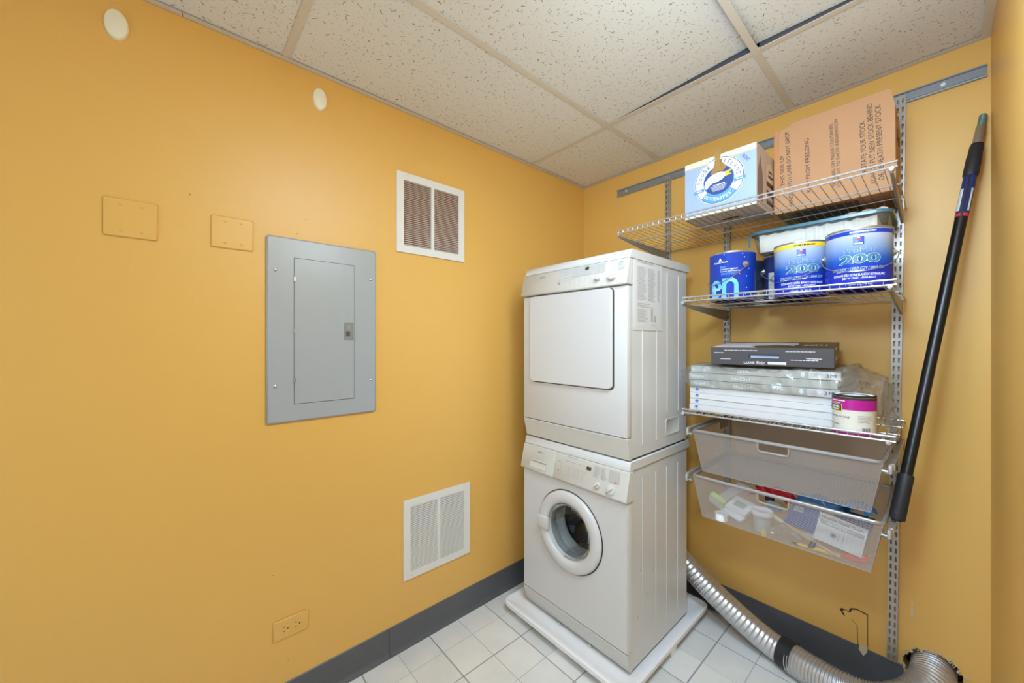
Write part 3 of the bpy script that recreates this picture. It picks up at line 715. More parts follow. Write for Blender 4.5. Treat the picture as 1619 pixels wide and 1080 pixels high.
def shelf(x0, x1, z, yf, yb, label, bracket_x):
    t = thing('wire_shelf', ((x0 + x1) / 2, yb, z), label, 'shelf', 'wire shelves')
    n = int(round((x1 - x0) / .0254)); me = None
    for i in range(n + 1):
        x = x0 + (x1 - x0) * i / n
        if me is None:
            b = MB(); b.tube([(x, yb, z - .0015), (x, yf + .003, z - .0015), (x, yf, z + .002), (x, yf, z + .014)], .0014, 5); o = b.build('wire', M_wire, t); me = o.data; xb = x
        else: o = bpy.data.objects.new('wire', me); COL.objects.link(o); o.parent = t; o.location = (x - xb, 0, 0)
    for y, zz, r in ((yf - .002, z + .016, .0032), (yf - .002, z + .001, .003), (yf + (yb - yf) * .33, z - .0055, .0026), (yf + (yb - yf) * .66, z - .0055, .0026), (yb, z - .0055, .0026)):
        b = MB(); b.cyl((x0 - .003, y, zz), (x1 + .003, y, zz), r, n=8); b.build('rail', M_wire, t)
    for bx in bracket_x:
        b = MB(); b.prism([V((bx - .004, y, zz)) for y, zz in ((yf - .004, z - .004), (yf - .001, z - .016), (yf + .12, z - .028), (-.02, z - .062), (-.004, z - .064), (-.004, z - .009), (yf + .02, z - .009))], (.008, 0, 0), .0015)
        b.build('bracket', M_brk, t)
        b = MB(); b.lathe([(.0001, -.004), (.006, -.003), (.0075, .002), (.0075, .012), (.0001, .013)], (bx, yf - .004, z - .004), 'Y', 12); b.build('bracket_cap', M_wire, t)
    return t
shelf(.597, 1.532, 1.905, -.508, -.012, 'top wire shelf, the widest, holding the blue box and the cardboard carton', (.598, 1.522))
shelf(.906, 1.53, 1.557, -.508, -.012, 'second wire shelf from the top, holding the paint cans', (.906, 1.519))
shelf(.906, 1.528, 1.094, -.508, -.012, 'lowest wire shelf, holding the furnace filters and magenta can', (.906, 1.516))

def drawer(z, label, depth=.168):
    x0, x1, yf, yb = .93, 1.502, -.468, -.03
    t = thing('mesh_drawer', ((x0 + x1) / 2, yb, z - depth), label, 'mesh drawer', 'hanging mesh drawers')
    zr = z; zb = z - depth; i = .03
    b = MB(); pts = [V((x, y, zr)) for x, y in rrect(x0, x1, yf, yb, .02, 4)]; b.tube(pts, .0065, 8, closed=True); b.build('rim', M_silver, t)
    hx0, hx1, hz = 1.166, 1.262, zr - .036
    def fy(zz): return yf + i * .7 * (zr - zz) / depth
    def lx(zz): return x0 + i * (zr - zz) / depth
    def rx(zz): return x1 - i * (zr - zz) / depth
    b = MB()
    b.poly([V((lx(zr), fy(zr), zr)), V((lx(hz), fy(hz), hz)), V((hx0, fy(hz), hz)), V((hx0, fy(zr), zr))])
    b.poly([V((hx1, fy(zr), zr)), V((hx1, fy(hz), hz)), V((rx(hz), fy(hz), hz)), V((rx(zr), fy(zr), zr))])
    b.poly([V((lx(hz), fy(hz), hz)), V((lx(zb), fy(zb), zb)), V((rx(zb), fy(zb), zb)), V((rx(hz), fy(hz), hz))])
    b.build('front_mesh', M_meshF, t, smooth=0)
    bb_ = yb - i * .3
    b = MB(); b.poly([V((lx(zr), yf, zr)), V((lx(zr), yb, zr)), V((lx(zb), bb_, zb)), V((lx(zb), fy(zb), zb))]); b.build('side_mesh', M_meshF, t, smooth=0)
    b = MB(); b.poly([V((rx(zr), yf, zr)), V((rx(zr), yb, zr)), V((rx(zb), bb_, zb)), V((rx(zb), fy(zb), zb))]); b.build('side_mesh', M_meshF, t, smooth=0)
    b = MB(); b.poly([V((lx(zr), yb, zr)), V((rx(zr), yb, zr)), V((rx(zb), bb_, zb)), V((lx(zb), bb_, zb))]); b.build('back_mesh', M_meshF, t, smooth=0)
    b = MB(); b.poly([V((lx(zb), fy(zb), zb)), V((rx(zb), fy(zb), zb)), V((rx(zb), bb_, zb)), V((lx(zb), bb_, zb))]); b.build('bottom_mesh', M_meshB, t, smooth=0)
    b = MB(); y = fy(hz) - .0035
    b.tube([(hx0, yf, zr - .004), (hx0, y, hz + .008), (hx0 + .003, y, hz + .002), (hx0 + .009, y, hz), (hx1 - .009, y, hz), (hx1 - .003, y, hz + .002), (hx1, y, hz + .008), (hx1, yf, zr - .004)], .0036, 6); b.build('handle_opening', M_wire, t)
    b = MB(); b.tube([(lx(zb), fy(zb), zb), (rx(zb), fy(zb), zb), (rx(zb), bb_, zb), (lx(zb), bb_, zb)], .0012, 5, closed=True)
    for xa, xb2 in ((lx(zr), lx(zb)), (rx(zr), rx(zb))): b.cyl((xa, yf, zr), (xb2, fy(zb), zb), .0012, n=5)
    b.build('edge_wire', M_silver, t)
    return t
def runner(x, z, sgn, label, grp='drawer runners'):
    t = thing('drawer_runner', (x, -.25, z), label, 'drawer runner', grp)
    b = MB(); b.box(x - .006, x + .006, -.47, -.015, z - .008, z + .012, .0015); b.box(x - .003, x + .003, -.12, -.013, z - .05, z - .006, .001); b.build('rail', M_silver, t)
    b = MB(); b.box(x + sgn * .004 - .005, x + sgn * .004 + .005, -.485, -.462, z - .018, z + .010, .003, 2); b.lathe([(.008, -.003), (.008, .008), (.0001, .009)], (x + sgn * .013, -.476, z - .012), 'Y', 12, cap=False); b.build('end_clip', M_wire, t)
    b = MB(); b.cyl((x, -.474, z - .012), (x + sgn * .022, -.474, z - .012), .004, n=8); b.build('clip_pin', M_wire, t)
d1 = drawer(1.018, 'upper wire mesh drawer with a grip opening, empty')
d2 = drawer(.829, 'lower wire mesh drawer, filled with small supplies')
runner(.908, 1.015, 1, 'left drawer runner of the upper mesh drawer'); runner(1.522, 1.008, -1, 'right drawer runner of the upper mesh drawer')
runner(.905, .822, 1, 'left drawer runner of the lower mesh drawer'); runner(1.520, .812, -1, 'right drawer runner of the lower mesh drawer, under the black pole')

# ---------------------------------------------------------------- top shelf
ZT = 1.9052
t = thing('blue_beer_carton', (1.03, -.355, ZT), 'light blue printed bottle carton with a round goose emblem, on the top shelf', 'carton')
gx0, gx1, gy0, gy1, gz1 = .897, 1.164, -.47, -.235, 2.139
b = MB(); b.box(gx0, gx1, gy0, gy1, ZT, gz1, .0012)
for f in b.bm.faces:
    if f.normal.y < -.9: f.material_index = 1
b.build('carton', [mat('carton_side_print', (204, 176, 150), .55, rgb2=(176, 168, 176), noise_scale=18), M_skyblue], t)
F = FRONT(0, gy0, 0)
marks([(gx0 + .001, gx1 - .001, 2.116, 2.138)], F, t, M_cream, 'top_band'); marks([(gx0 + .001, gx1 - .001, 2.1145, 2.1165)], F, t, M_yel, 'band_line', .0007)
marks([(gx0 + .001, gx1 - .001, ZT + .001, ZT + .012)], F, t, M_cream, 'foot_band')
ex, ez = 1.031, 2.036
def disk(r, m, l, nm): blob(circ(ex, ez, r, 56), F, t, m, nm, l)
disk(.0925, M_whiteink, .0004, 'emblem_halo'); disk(.0905, M_navy, .0006, 'emblem_outline'); disk(.088, M_whiteink, .0008, 'emblem_ring'); disk(.0575, M_midblue, .0010, 'emblem_line'); disk(.0555, M_navy, .0012, 'emblem_field')
def arc_text(s_, r, a_mid, step, up, m, h, lift=.0014, wd=None):
    n = len(s_)
    for i, ch in enumerate(s_):
        if ch == ' ': continue
        a = a_mid + (-(i - (n - 1) / 2) * step if up else (i - (n - 1) / 2) * step)
        px, pz = ex + r * math.cos(a), ez + r * math.sin(a)
        rad = V((math.cos(a), 0, math.sin(a))); tan = V((math.sin(a), 0, -math.cos(a)))
        if not up: rad, tan = -rad, -tan
        text(ch, frame((px, gy0, pz), tan, rad), t, m, h=h, w=(h * .62 if ch != 'I' else h * .14), lift=lift, name='letter', bold=.006)
arc_text('GOOSE', .0725, math.radians(148), .235, True, M_navy, .0155); arc_text('ISLAND', .0725, math.radians(38), .235, True, M_navy, .0155)
# banner
ban = [(ex + r * math.cos(a), ez + r * math.sin(a)) for r, aa in ((.089, range(0, 17)), (.058, range(16, -1, -1))) for a in [math.radians(222 + k * 96 / 16) for k in aa]]
blob(ban, F, t, M_midblue, 'banner', .0013)
arc_text('OKTOBERFEST', .0735, math.radians(270), .146, False, M_whiteink, .0135, .0018)
for sx, (bx, bz) in ((-1, (.957, 2.010)), (1, (1.107, 2.020))):
    blob([(bx - .02, bz - .009 + .004 * sx * 0), (bx + .02, bz - .004), (bx + .02, bz + .009), (bx - .02, bz + .004)], F, t, M_midblue, 'side_ribbon', .0016)
    marks([(bx - .011, bx + .011, bz - .0015, bz + .0015)], F, t, M_whiteink, 'ribbon_print', .002)
# goose
duck = [(-.054, -.012), (-.05, .006), (-.04, .018), (-.026, .026), (-.008, .031), (.010, .031), (.022, .027), (.027, .018), (.024, .008), (.014, .0), (-.004, -.006), (-.022, -.007), (-.034, -.014), (-.044, -.026), (-.048, -.024)]
blob([(ex + x, ez + z) for x, z in duck], F, t, M_whiteink, 'goose_head', .0018)
blob([(ex + x, ez + z) for x, z in ((.022, .026), (.054, .032), (.036, .017), (.05, .012), (.02, .007), (.027, .016))], F, t, M_yel, 'goose_beak', .0022)
blob(circ(ex + .006, ez + .020, .002, 10), F, t, M_ink, 'goose_eye', .0022)
marks([(ex - .02, ex + .024, ez - .018, ez - .015)] + [(ex - .03 + .002 * i, ex + .032 - .003 * i, ez - .0225 - .0045 * i, ez - .021 - .0045 * i) for i in range(5)], F, t, M_whiteink, 'emblem_print', .0018)
text('FRONT', frame((1.128, gy0, 2.092), (.72, 0, -.9), (.9, 0, .72)), t, M_navy, w=.038, h=.012, shear=.3, name='handwriting')
# torn carry flap
blob([(1.005, 2.063), (1.002, 2.072), (1.010, 2.085), (1.018, 2.108), (1.016, 2.118), (1.046, 2.118), (1.044, 2.106), (1.058, 2.088), (1.060, 2.078), (1.045, 2.067), (1.028, 2.07)], F, t, M_kraftd, 'hand_hole', .0024)
b = MB(); b.ring([[V((1.017 + dx, y, z)), V((1.045 - dx, y, z)), V((1.045 - dx, y + .0015, z)), V((1.017 + dx, y + .0015, z))] for dx, y, z in ((0, gy0 - .004, 2.07), (.004, gy0 - .008, 2.095), (.007, gy0 - .012, 2.12), (.002, gy0 - .012, 2.14), (-.002, gy0 - .008, 2.155), (.004, gy0 - .006, 2.163))], cap=True)
b.build('torn_flap', M_kraftd, t, 'brown torn carry flap sticking up')
Gs = SIDE(gx1, 0, 0)
blob([(-.452, 1.93), (-.46, 1.98), (-.455, 2.04), (-.44, 2.075), (-.43, 2.105), (-.42, 2.075), (-.40, 2.04), (-.395, 1.98), (-.40, 1.93)], Gs, t, mat('greybrown_print', (128, 104, 96), .6), 'printed_tower', .0006)
blob([(u, w) for u, w in circ(-.305, 2.06, .052, 28, ry=.042)], Gs, t, mat('tan_print', (212, 190, 160), .6), 'printed_oval', .0006)
for zc in (1.985, 2.02, 1.95): marks([(-.35, -.262, zc - .012, zc + .006)], Gs, t, M_ink, 'printed_bottle', .0009)
marks([(-.33, -.27, 2.045, 2.055), (-.325, -.28, 2.065, 2.073)], Gs, t, M_ink, 'printed_words', .0009)
b = MB(); b.box(1.01, 1.07, -.375, -.355, ZT - .0008, ZT + .0006); b.build('bottom_slot', M_gap, t)

t = thing('cardboard_carton', (1.35, -.14, ZT), 'tall brown cardboard carton with stencilled handling instructions, on the top shelf', 'carton')
cx0, cx1, cy0, cy1 = 1.172, 1.519, -.27, -.028
b = MB(); b.prism([V((cx0, cy0, ZT)), V((cx1, cy0, ZT)), V((cx1 - .002, cy0, 2.20)), V((1.505, cy0, 2.256)), V((1.226, cy0, 2.256)), V((1.224, cy0, 2.247)), V((cx0 + .016, cy0, 2.240)), V((cx0, cy0, 2.248))], (0, cy1 - cy0, 0), .001); b.build('carton', M_card, t)
b = MB(); b.box(cx0 - .002, cx0 + .014, cy0 - .0015, cy0 + .001, ZT + .01, 2.243, .0005); b.build('corner_flap', mat('kraft_fold', (196, 138, 92), .8, noise_amt=.1), t)
def stencil(s_, xa, za, xb, zb, h):
    L = V((xb - xa, 0, zb - za)); n = L.length; up = L.normalized(); mid = V(((xa + xb) / 2, cy0, (za + zb) / 2))
    text(s_, frame(mid, up, V((-up.z, 0, up.x))), t, M_ink, w=n, h=h, name='lettering')
stencil('THIS SIDE UP', 1.2, 2.015, 1.196, 2.137, .0135)
stencil('HANDLE WITH CARE-DO NOT DROP', 1.228, 1.922, 1.213, 2.227, .0135)
stencil('KEEP FROM FREEZING', 1.283, 1.966, 1.276, 2.175, .0135)
stencil('SEE LABEL ON INSIDE CONTAINER', 1.358, 1.966, 1.349, 2.2, .010)
stencil('FOR RIGHT TO KNOW INFORMATION', 1.373, 1.958, 1.363, 2.21, .010)
stencil('ROTATE YOUR STOCK', 1.440, 1.99, 1.434, 2.172, .0145)
stencil('ALWAYS PUT NEW STOCK BEHIND', 1.464, 1.94, 1.453, 2.226, .0145)
stencil('OR BENEATH PRESENT STOCK', 1.484, 1.948, 1.474, 2.212, .0145)
marks([(1.4655, 1.4665, 2.052, 2.085)], FRONT(0, cy0, 0), t, M_ink, 'underline', .0006)
b = MB()
for (y, z, l) in ((-.19, 2.10, .04), (-.16, 2.09, .03), (-.11, 2.10, .04)): b.box(cx1 - .001, cx1 + .0003, y, y + .004, z, z + l)
b.build('side_print', M_ink, t)
b = MB(); b.box(1.22, 1.42, -.24, -.05, ZT - .0006, ZT + .0008); b.build('dark_bottom', mat('dark_brown_card', (120, 90, 70), .8), t)  # darker brown sheet on the carton's underside

# ---------------------------------------------------------------- paint cans
def can(cx, cy, z0, r, h, label, body, rim_m, arm, name='paint_can', grp=None, label_top=None, bail=True, bail_dir=None, bail_drop=.09, ear_z=.76):
    t = thing(name, (cx, cy, z0), label, 'paint can', grp)
    b = MB(); b.lathe([(r - .006, 0), (r - .001, .001), (r, .004), (r, h - .006), (r + .0015, h - .003), (r + .001, h), (r - .004, h), (r - .005, h - .004), (r - .012, h - .004)], (cx, cy, z0), 'Z', 48)
    fs = b.bm.faces
    for f in fs:
        zc = f.calc_center_median().z - z0
        if zc > h - .006 or zc < .004: f.material_index = 1
    b.build('body', [body, rim_m], t)
    b = MB(); b.lathe([(r - .011, h - .005), (r - .016, h - .002), (r - .022, h - .002), (r - .024, h - .006), (.0001, h - .006)], (cx, cy, z0), 'Z', 40); b.build('lid', rim_m, t)
    if bail:
        a = arm; d = V((math.cos(a), math.sin(a), 0))
        zz = z0 + h * ear_z
        for s_ in (-1, 1):
            p = V((cx, cy, zz)) + d * s_ * r
            b = MB(); q = p + d * s_ * .001
            x = V((0, 0, 1)); y = d.cross(x)
            b.ring([[q + d * s_ * hh + (x * math.cos(2 * PI * i / 18) + y * math.sin(2 * PI * i / 18)) * rr for i in range(18)] for rr, hh in ((.013, -.003), (.012, .0015), (.006, .003), (.0055, .007), (.0001, .009))])
            b.build('ear', M_steel, t)
        fd = V(bail_dir or (-d.y, d.x, 0)).normalized()
        if fd.y > 0: fd = -fd
        R = r + .011
        pts = []
        for i in range(21):
            th = PI * i / 20
            rad = d * math.cos(th) * R + fd * math.sin(th) * (r + .005)
            pts.append(V((cx, cy, zz)) + rad + V((0, 0, -bail_drop * math.sin(th) ** .8)))
        b = MB(); b.tube(pts, .0014, 6); b.build('bail_handle', M_steel, t)
    return t
def wrap(cx, cy, z0, r, a0):
    """maps flat label coordinates to the can's curved side; a0 = facing angle"""
    def f(p):
        a = a0 + p.x / r; rr = r + .0005 + p.z
        return V((cx + rr * math.cos(a), cy + rr * math.sin(a), z0 + p.y))
    return f
def ctext(s_, cxy, z0, r, a0, u, zc, m, parent, w=None, h=None, **k):
    f = wrap(cxy[0], cxy[1], z0, r, a0)
    return text(s_, None, parent, m, w=w, h=h, warp=lambda p: f(V((p.x + u, p.y + zc, p.z))), **k)
def cpatch(cxy, z0, r, a0, u0, u1, z_0, z_1, m, parent, lift=.0003, name='label_patch', slope=0):
    f = wrap(cxy[0], cxy[1], z0, r, a0); n = max(2, int((u1 - u0) / .006)); b = MB()
    b.ring([[f(V((u0 + (u1 - u0) * i / n, z, lift))) for i in range(n + 1)] for z in (z_0, z_1)], closed_u=False)
    return b.build(name, m, parent, recalc=False)
def cmarks(rects, cxy, z0, r, a0, m, parent, lift=.0006, name='small_print'):
    f = wrap(cxy[0], cxy[1], z0, r, a0); b = MB()
    for u0, u1, y0, y1 in rects:
        n = max(1, int((u1 - u0) / .008))
        b.ring([[f(V((u0 + (u1 - u0) * i / n, y, lift))) for i in range(n + 1)] for y in (y0, y1)], closed_u=False)
    return b.build(name, m, parent, recalc=False)
def face_angle(cx, cy, off=0):
    return math.atan2(-2.089 - cy, 1.615 - cx) + off
Z2 = 1.5575; GH = .193; GR = .083
def az(a0, m): return m
# blue can at the left
c = (1.046, -.365); t = can(*c, Z2, GR, GH, 'blue paint can with large pale blue letters, leftmost on the second shelf', M_blue, M_steel, math.radians(-38), ear_z=.72, bail_drop=.075)
a0 = face_angle(*c) - .12
f = wrap(c[0], c[1], Z2, GR, a0)
def stroke(pts, wd, m, lift, nm='printed_letter'):
    b = MB(); L = []; Rr = []
    for k, p in enumerate(pts):
        q0, q1 = pts[max(k - 1, 0)], pts[min(k + 1, len(pts) - 1)]
        dx, dz = q1[0] - q0[0], q1[1] - q0[1]; l = math.hypot(dx, dz); nx, nz = -dz / l * wd / 2, dx / l * wd / 2
        L.append(f(V((p[0] + nx, p[1] + nz, lift)))); Rr.append(f(V((p[0] - nx, p[1] - nz, lift))))
    b.ring([L, Rr], closed_u=False); return b.build(nm, m, t, recalc=False)
M_lb2 = mat('lighter_blue_ink', (150, 210, 240), .4)
stroke([(-.052 + .019 * math.cos(math.radians(a)), .045 + .030 * math.sin(math.radians(a))) for a in range(0, 330, 15)] , .013, M_lblue, .0006)
stroke([(-.071, .045), (-.052, .045), (-.033, .045)], .011, M_lb2, .0009)
stroke([(-.074 + .017 * math.cos(math.radians(a)), .040 + .026 * math.sin(math.radians(a))) for a in range(-90, 91, 15)], .012, M_lb2, .0004)
stroke([(-.018, .002), (-.018, .04), (-.018, .086)], .015, M_lblue, .0006)
stroke([(.003 + .021 * math.cos(math.radians(a)), .058 + .022 * math.sin(math.radians(a))) for a in range(180, -1, -12)] + [(.024, .04), (.024, .02), (.024, .002)], .015, M_lblue, .0008)
ctext('Benjamin Moore', c, Z2, GR, a0, -.033, .151, M_whiteink, t, w=.055, h=.008, lift=.0006, bold=.02)
b = MB(); b.poly([f(V(p)) for p in ((-.040, .157, .0008), (-.026, .157, .0008), (-.033, .17, .0008))]); b.build('emblem', M_whiteink, t, recalc=False)
ctext('ben', c, Z2, GR, a0, -.024, .133, M_lblue, t, w=.02, h=.010, shear=.4, lift=.0006)
ctext('premium eggshell', c, Z2, GR, a0, -.002, .123, M_whiteink, t, w=.06, h=.007, lift=.0006, bold=.015); ctext('interior paint & primer', c, Z2, GR, a0, .006, .114, M_whiteink, t, w=.075, h=.007, lift=.0006, bold=.015)
cmarks(rows(-.03, .03, .098, .107, 2, .3, seed=3), c, Z2, GR, a0, M_lblue, t)
cmarks([(u, u + .003, z, z + .0035) for u, z in ((.045, .178), (.052, .165), (.034, .10), (.06, .09), (.03, .03), (.06, .045), (.07, .12), (-.02, .18), (.055, .02), (.01, .086))], c, Z2, GR, a0, M_whiteink, t, name='paint_specks')
# the two silver to blue cans
def promar(c, label, stripe, arm):
    t = can(*c, Z2, GR, GH, label, M_grad, M_steel, arm, ear_z=.60, bail_drop=.062)
    a0 = face_angle(*c)
    cpatch(c, Z2, GR, a0, -.16, .16, .172, .185, stripe, t, .0004, 'top_stripe')
    cmarks(rows(-.02, .055, .176, .181, 1, 1, seed=9), c, Z2, GR, a0, M_whiteink if stripe is M_blue else M_ink, t, .0008)
    cpatch(c, Z2, GR, a0, -.012, .014, .138, .163, M_blue, t, .0005, 'emblem_square')
    f = wrap(c[0], c[1], Z2, GR, a0)
    b = MB(); b.poly([f(V((.001 + x, .151 + z, .0012))) for x, z in circ(0, 0, .0065, 14, 0, PI)]); b.build('emblem', M_red, t, recalc=False)
    cmarks([(-.009, .011, .1405, .1435), (-.002, .004, .159, .162)], c, Z2, GR, a0, M_whiteink, t, .001, 'emblem_print')
    for bold_, m, l in ((0, M_whiteink, .0006), (-.012, mat('label_midblue', (150, 176, 214), .4), .0014)):
        ctext('ProMar', c, Z2, GR, a0, .005, .121, M_greenp if bold_ == 0 else m, t, w=.080, h=.016, lift=l, bold=bold_ * .8)
    for bold_, m, l in ((.05, M_whiteink, .0007), (.026, M_green, .0011), (-.010, mat('label_blue_mid', (70, 120, 200), .4), .0015)):
        ctext('200', c, Z2, GR, a0, .004, .094, m, t, w=.094, h=.027, lift=l, bold=bold_)
    ctext('ZERO VOC / CERO COV / SANS COV', c, Z2, GR, a0, .0, .064, mat('pale_green_ink', (176, 214, 200), .4), t, w=.135, h=.0085, lift=.0008, shear=.3, bold=.01)
    cmarks(rows(-.055, .05, .054, .058, 1, .6, seed=2), c, Z2, GR, a0, M_whiteink, t)
    ctext('EXTRA WHITE / EXTRA BLANCO / EXTRA BLANC', c, Z2, GR, a0, .002, .044, M_whiteink, t, w=.13, h=.0075, lift=.0008, bold=.02)
    ctext('B20 W 12651 - 6508-85017', c, Z2, GR, a0, .002, .034, M_whiteink, t, w=.08, h=.006, lift=.0008, bold=.02)
    ctext('1 GAL (3.78 L)', c, Z2, GR, a0, .0, .014, M_whiteink, t, w=.06, h=.007, lift=.0008, bold=.02)
    return t
promar((1.272, -.340), 'silver to blue paint can with a yellow top stripe, middle of the second shelf', M_yel, math.radians(-28))
promar((1.438, -.405), 'silver to blue paint can with a blue top stripe, rightmost on the second shelf', M_blue, math.radians(6))
c = (1.192, -.165); t = can(*c, Z2, GR, GH, 'dark blue paint can with white label panels, behind the yellow striped can', mat('deep_blue_label', (34, 52, 110), .35), M_steel, math.radians(200), bail=True, ear_z=.7, bail_drop=.06)
a0 = face_angle(*c); cpatch(c, Z2, GR, a0, -.072, -.046, .01, .12, M_paper, t, .0005); cpatch(c, Z2, GR, a0, -.036, -.01, .01, .14, M_paper, t, .0005)
cmarks(rows(-.07, -.048, .02, .115, 16, .4, seed=8) + rows(-.034, -.012, .02, .135, 18, .4, seed=12), c, Z2, GR, a0, M_grey_ink, t, .0009)
c = (1.012, -.125); t = can(*c, Z2, GR, GH, 'grey blue paint can with an orange stripe, tucked behind the leftmost blue can', mat('slate_label', (66, 84, 110), .4), M_steel, math.radians(-10), ear_z=.7, bail_drop=.06)
a0 = face_angle(*c); cpatch(c, Z2, GR, a0, -.1, .13, .047, .056, M_yel, t, .0005, 'orange_stripe'); cpatch(c, Z2, GR, a0, -.1, .13, .0, .047, mat('grey_label', (150, 150, 148), .5), t, .0004, 'grey_band')

# clear tub with a teal lid resting on the cans
TZ = Z2 + GH + .003
t = thing('storage_tub', (1.3, -.17, TZ), 'clear plastic tub with a teal lid, resting on top of the paint cans', 'storage tub')
b = MB(); b.ring([[V((x, y, z)) for x, y in rrect(1.10 + d, 1.506 - d, -.315 + d, -.03 - d, .035, 5)] for d, z in ((.03, TZ + .001), (.018, TZ), (.014, TZ + .004), (.006, TZ + .04), (0, TZ + .078))], cap=False)
b.ring([[V((x, y, TZ + .001)) for x, y in rrect(1.13, 1.476, -.285, -.06, .03, 5)]] * 1 + [[V((x * .5 + .65, y * .5 - .085, TZ + .001)) for x, y in rrect(1.13, 1.476, -.285, -.06, .03, 5)]], cap_end=True)
b.build('tub', M_tub, t)
b = MB(); b.ring([[V((x, y, z)) for x, y in rrect(1.094 + d, 1.512 - d, -.32 + d, -.025 - d, .04, 6)] for d, z in ((.006, TZ + .076), (-.001, TZ + .074), (-.002, TZ + .084), (.006, TZ + .088), (.02, TZ + .083))], cap_end=True); b.build('lid', M_teal, t)
b = MB()
b.tube([(1.100, -.30, TZ + .082), (1.092, -.3, TZ + .07), (1.089, -.298, TZ + .05), (1.090, -.296, TZ + .03)], .004, 6); b.build('lid_clasp', M_teal, t)
b = MB(); lp = []
for i in range(60):
    x = 1.125 + .35 * i / 59; a = .004 * math.sin(i * 1.35) if i > 24 else .002 * noise.noise(V((i * .5, 0, 0)))
    lp.append([V((x, -.297 + a * 1.2 + .012 * (1 - z_), TZ + .004 + z_ * (.066 + .002 * math.sin(i * .9)))) for z_ in (0, .25, .5, .75, 1)] + [V((x, -.07, TZ + .068)), V((x, -.07, TZ + .004))])
b.ring(lp, cap=True); tag(b.build('folded_cloths', mat('white_cloth', (240, 238, 228), .7, noise_amt=.06, noise_scale=14), None), 'white pleated cloths inside the clear tub', 'cloth')
b = MB(); lp = []
for i in range(9):
    x = 1.385 + .115 * i / 8; h = .012 + .012 * abs(math.sin(i * 1.1)) * (1 if 0 < i < 8 else .2)
    lp.append([V((x, -.29 + k * .05, TZ + .0895 + h * (.3, 1, .9, .25)[k])) for k in range(4)] + [V((x, -.14, TZ + .089)), V((x, -.29, TZ + .089))])
b.ring(lp, cap=True); tag(b.build('crumpled_paper', M_pink, None), 'pinkish crumpled paper on the tub lid', 'paper')

# ---------------------------------------------------------------- filter shelf
Z3 = 1.0945
hw = .0245
for i in range(4):
    x0 = .888 + (0, .001, .003, .0015)[i]; yf = -.404 + (0, .002, -.001, .003)[i]; z = Z3 + i * .0252
    t = thing('furnace_filter', ((x0 + .25), -.2, z), '%s white furnace filter in the stack on the lowest shelf' % ('bottom', 'second from the bottom', 'third from the bottom', 'fourth from the bottom')[i], 'furnace filter', 'white furnace filters')
    b = MB(); e = .02
    for a in ((x0, x0 + .5, yf, yf + e), (x0, x0 + .5, yf + .37, yf + .39), (x0, x0 + e, yf + e, yf + .37), (x0 + .5 - e, x0 + .5, yf + e, yf + .37)): b.box(a[0], a[1], a[2], a[3], z, z + hw, .0008)
    b.build('frame', M_paper, t)
    b = MB(); b.ring([[V((x0 + e + (.46) * k / 60, y, z + .012 + (.009 if k % 2 else -.009))) for k in range(61)] for y in (yf + e, yf + .37)], closed_u=False); b.build('pleated_medium', mat('filter_medium', (214, 210, 204), .9), t)
    blob([(x0 + .03 + u, z + .0125 + w) for u, w in ((-.006, -.006), (.006, -.006), (.006, .002), (.009, .002), (0, .009), (-.009, .002), (-.006, .002))], FRONT(0, yf, 0), t, mat('logo_blue', (80, 110, 190), .5), 'house_logo', .0005)
    marks([(x0 + .026, x0 + .0285, z + .007, z + .012), (x0 + .0315, x0 + .034, z + .007, z + .012)], FRONT(0, yf, 0), t, M_paper, 'logo_windows', .0008)
for i in range(3):
    z = Z3 + .1015 + .012 * 0 + i * .0305; x0 = .892 + (0, -.006, .004)[i]; yf = -.408 + (0, .003, 0)[i]
    t = thing('furnace_filter', (x0 + .25, -.2, z), '%s grey printed furnace filter inside the clear plastic bag' % ('lowest', 'middle', 'topmost')[i], 'furnace filter', 'bagged grey furnace filters')
    h = .029; b = MB(); e = .02
    for a in ((x0, x0 + .5, yf, yf + e), (x0, x0 + .5, yf + .37, yf + .39), (x0, x0 + e, yf + e, yf + .37), (x0 + .5 - e, x0 + .5, yf + e, yf + .37)): b.box(a[0], a[1], a[2], a[3], z, z + h, .0008)
    b.build('frame', M_greyf, t)
    b = MB(); b.ring([[V((x0 + e + (.46) * k / 60, y, z + .014 + (.010 if k % 2 else -.010))) for k in range(61)] for y in (yf + e, yf + .37)], closed_u=False); b.build('pleated_medium', mat('filter_medium', (214, 210, 204), .9), t)
    Fz = FRONT(0, yf, 0); zc = z + h / 2
    text('Filtrete', FRONT(x0 + .035, yf, zc + .001), t, M_whiteink, w=.056, h=.0125, bold=.02)
    text('16x20x1', FRONT(x0 + .205, yf, zc), t, M_whiteink, w=.062, h=.012, bold=.015)
    marks(rows(x0 + .07, x0 + .12, zc - .006, zc + .006, 3, .3, seed=i) + rows(x0 + .24, x0 + .28, zc - .006, zc + .006, 3, .3, seed=i + 9), Fz, t, mat('pale_grey_ink', (206, 208, 200), .6), 'small_print')
    if i != 1:
        blob([(x0 + .395 + u, zc + w) for u, w in ((-.009, 0), (0, -.010), (.009, 0), (.005, 0), (.005, .010), (-.005, .010), (-.005, 0))], Fz, t, M_whiteink, 'arrow', .0005)
        marks([(x0 + .412, x0 + .498, zc - .012, zc + .012)], Fz, t, M_paper, 'white_panel', .0005)
        text('3M', FRONT(x0 + .473, yf, zc), t, M_ink, w=.028, h=.013, bold=0, lift=.001)
        marks(rows(x0 + .416, x0 + .445, zc - .008, zc + .007, 4, .3, seed=i), Fz, t, M_grey_ink, 'panel_print', .0009)
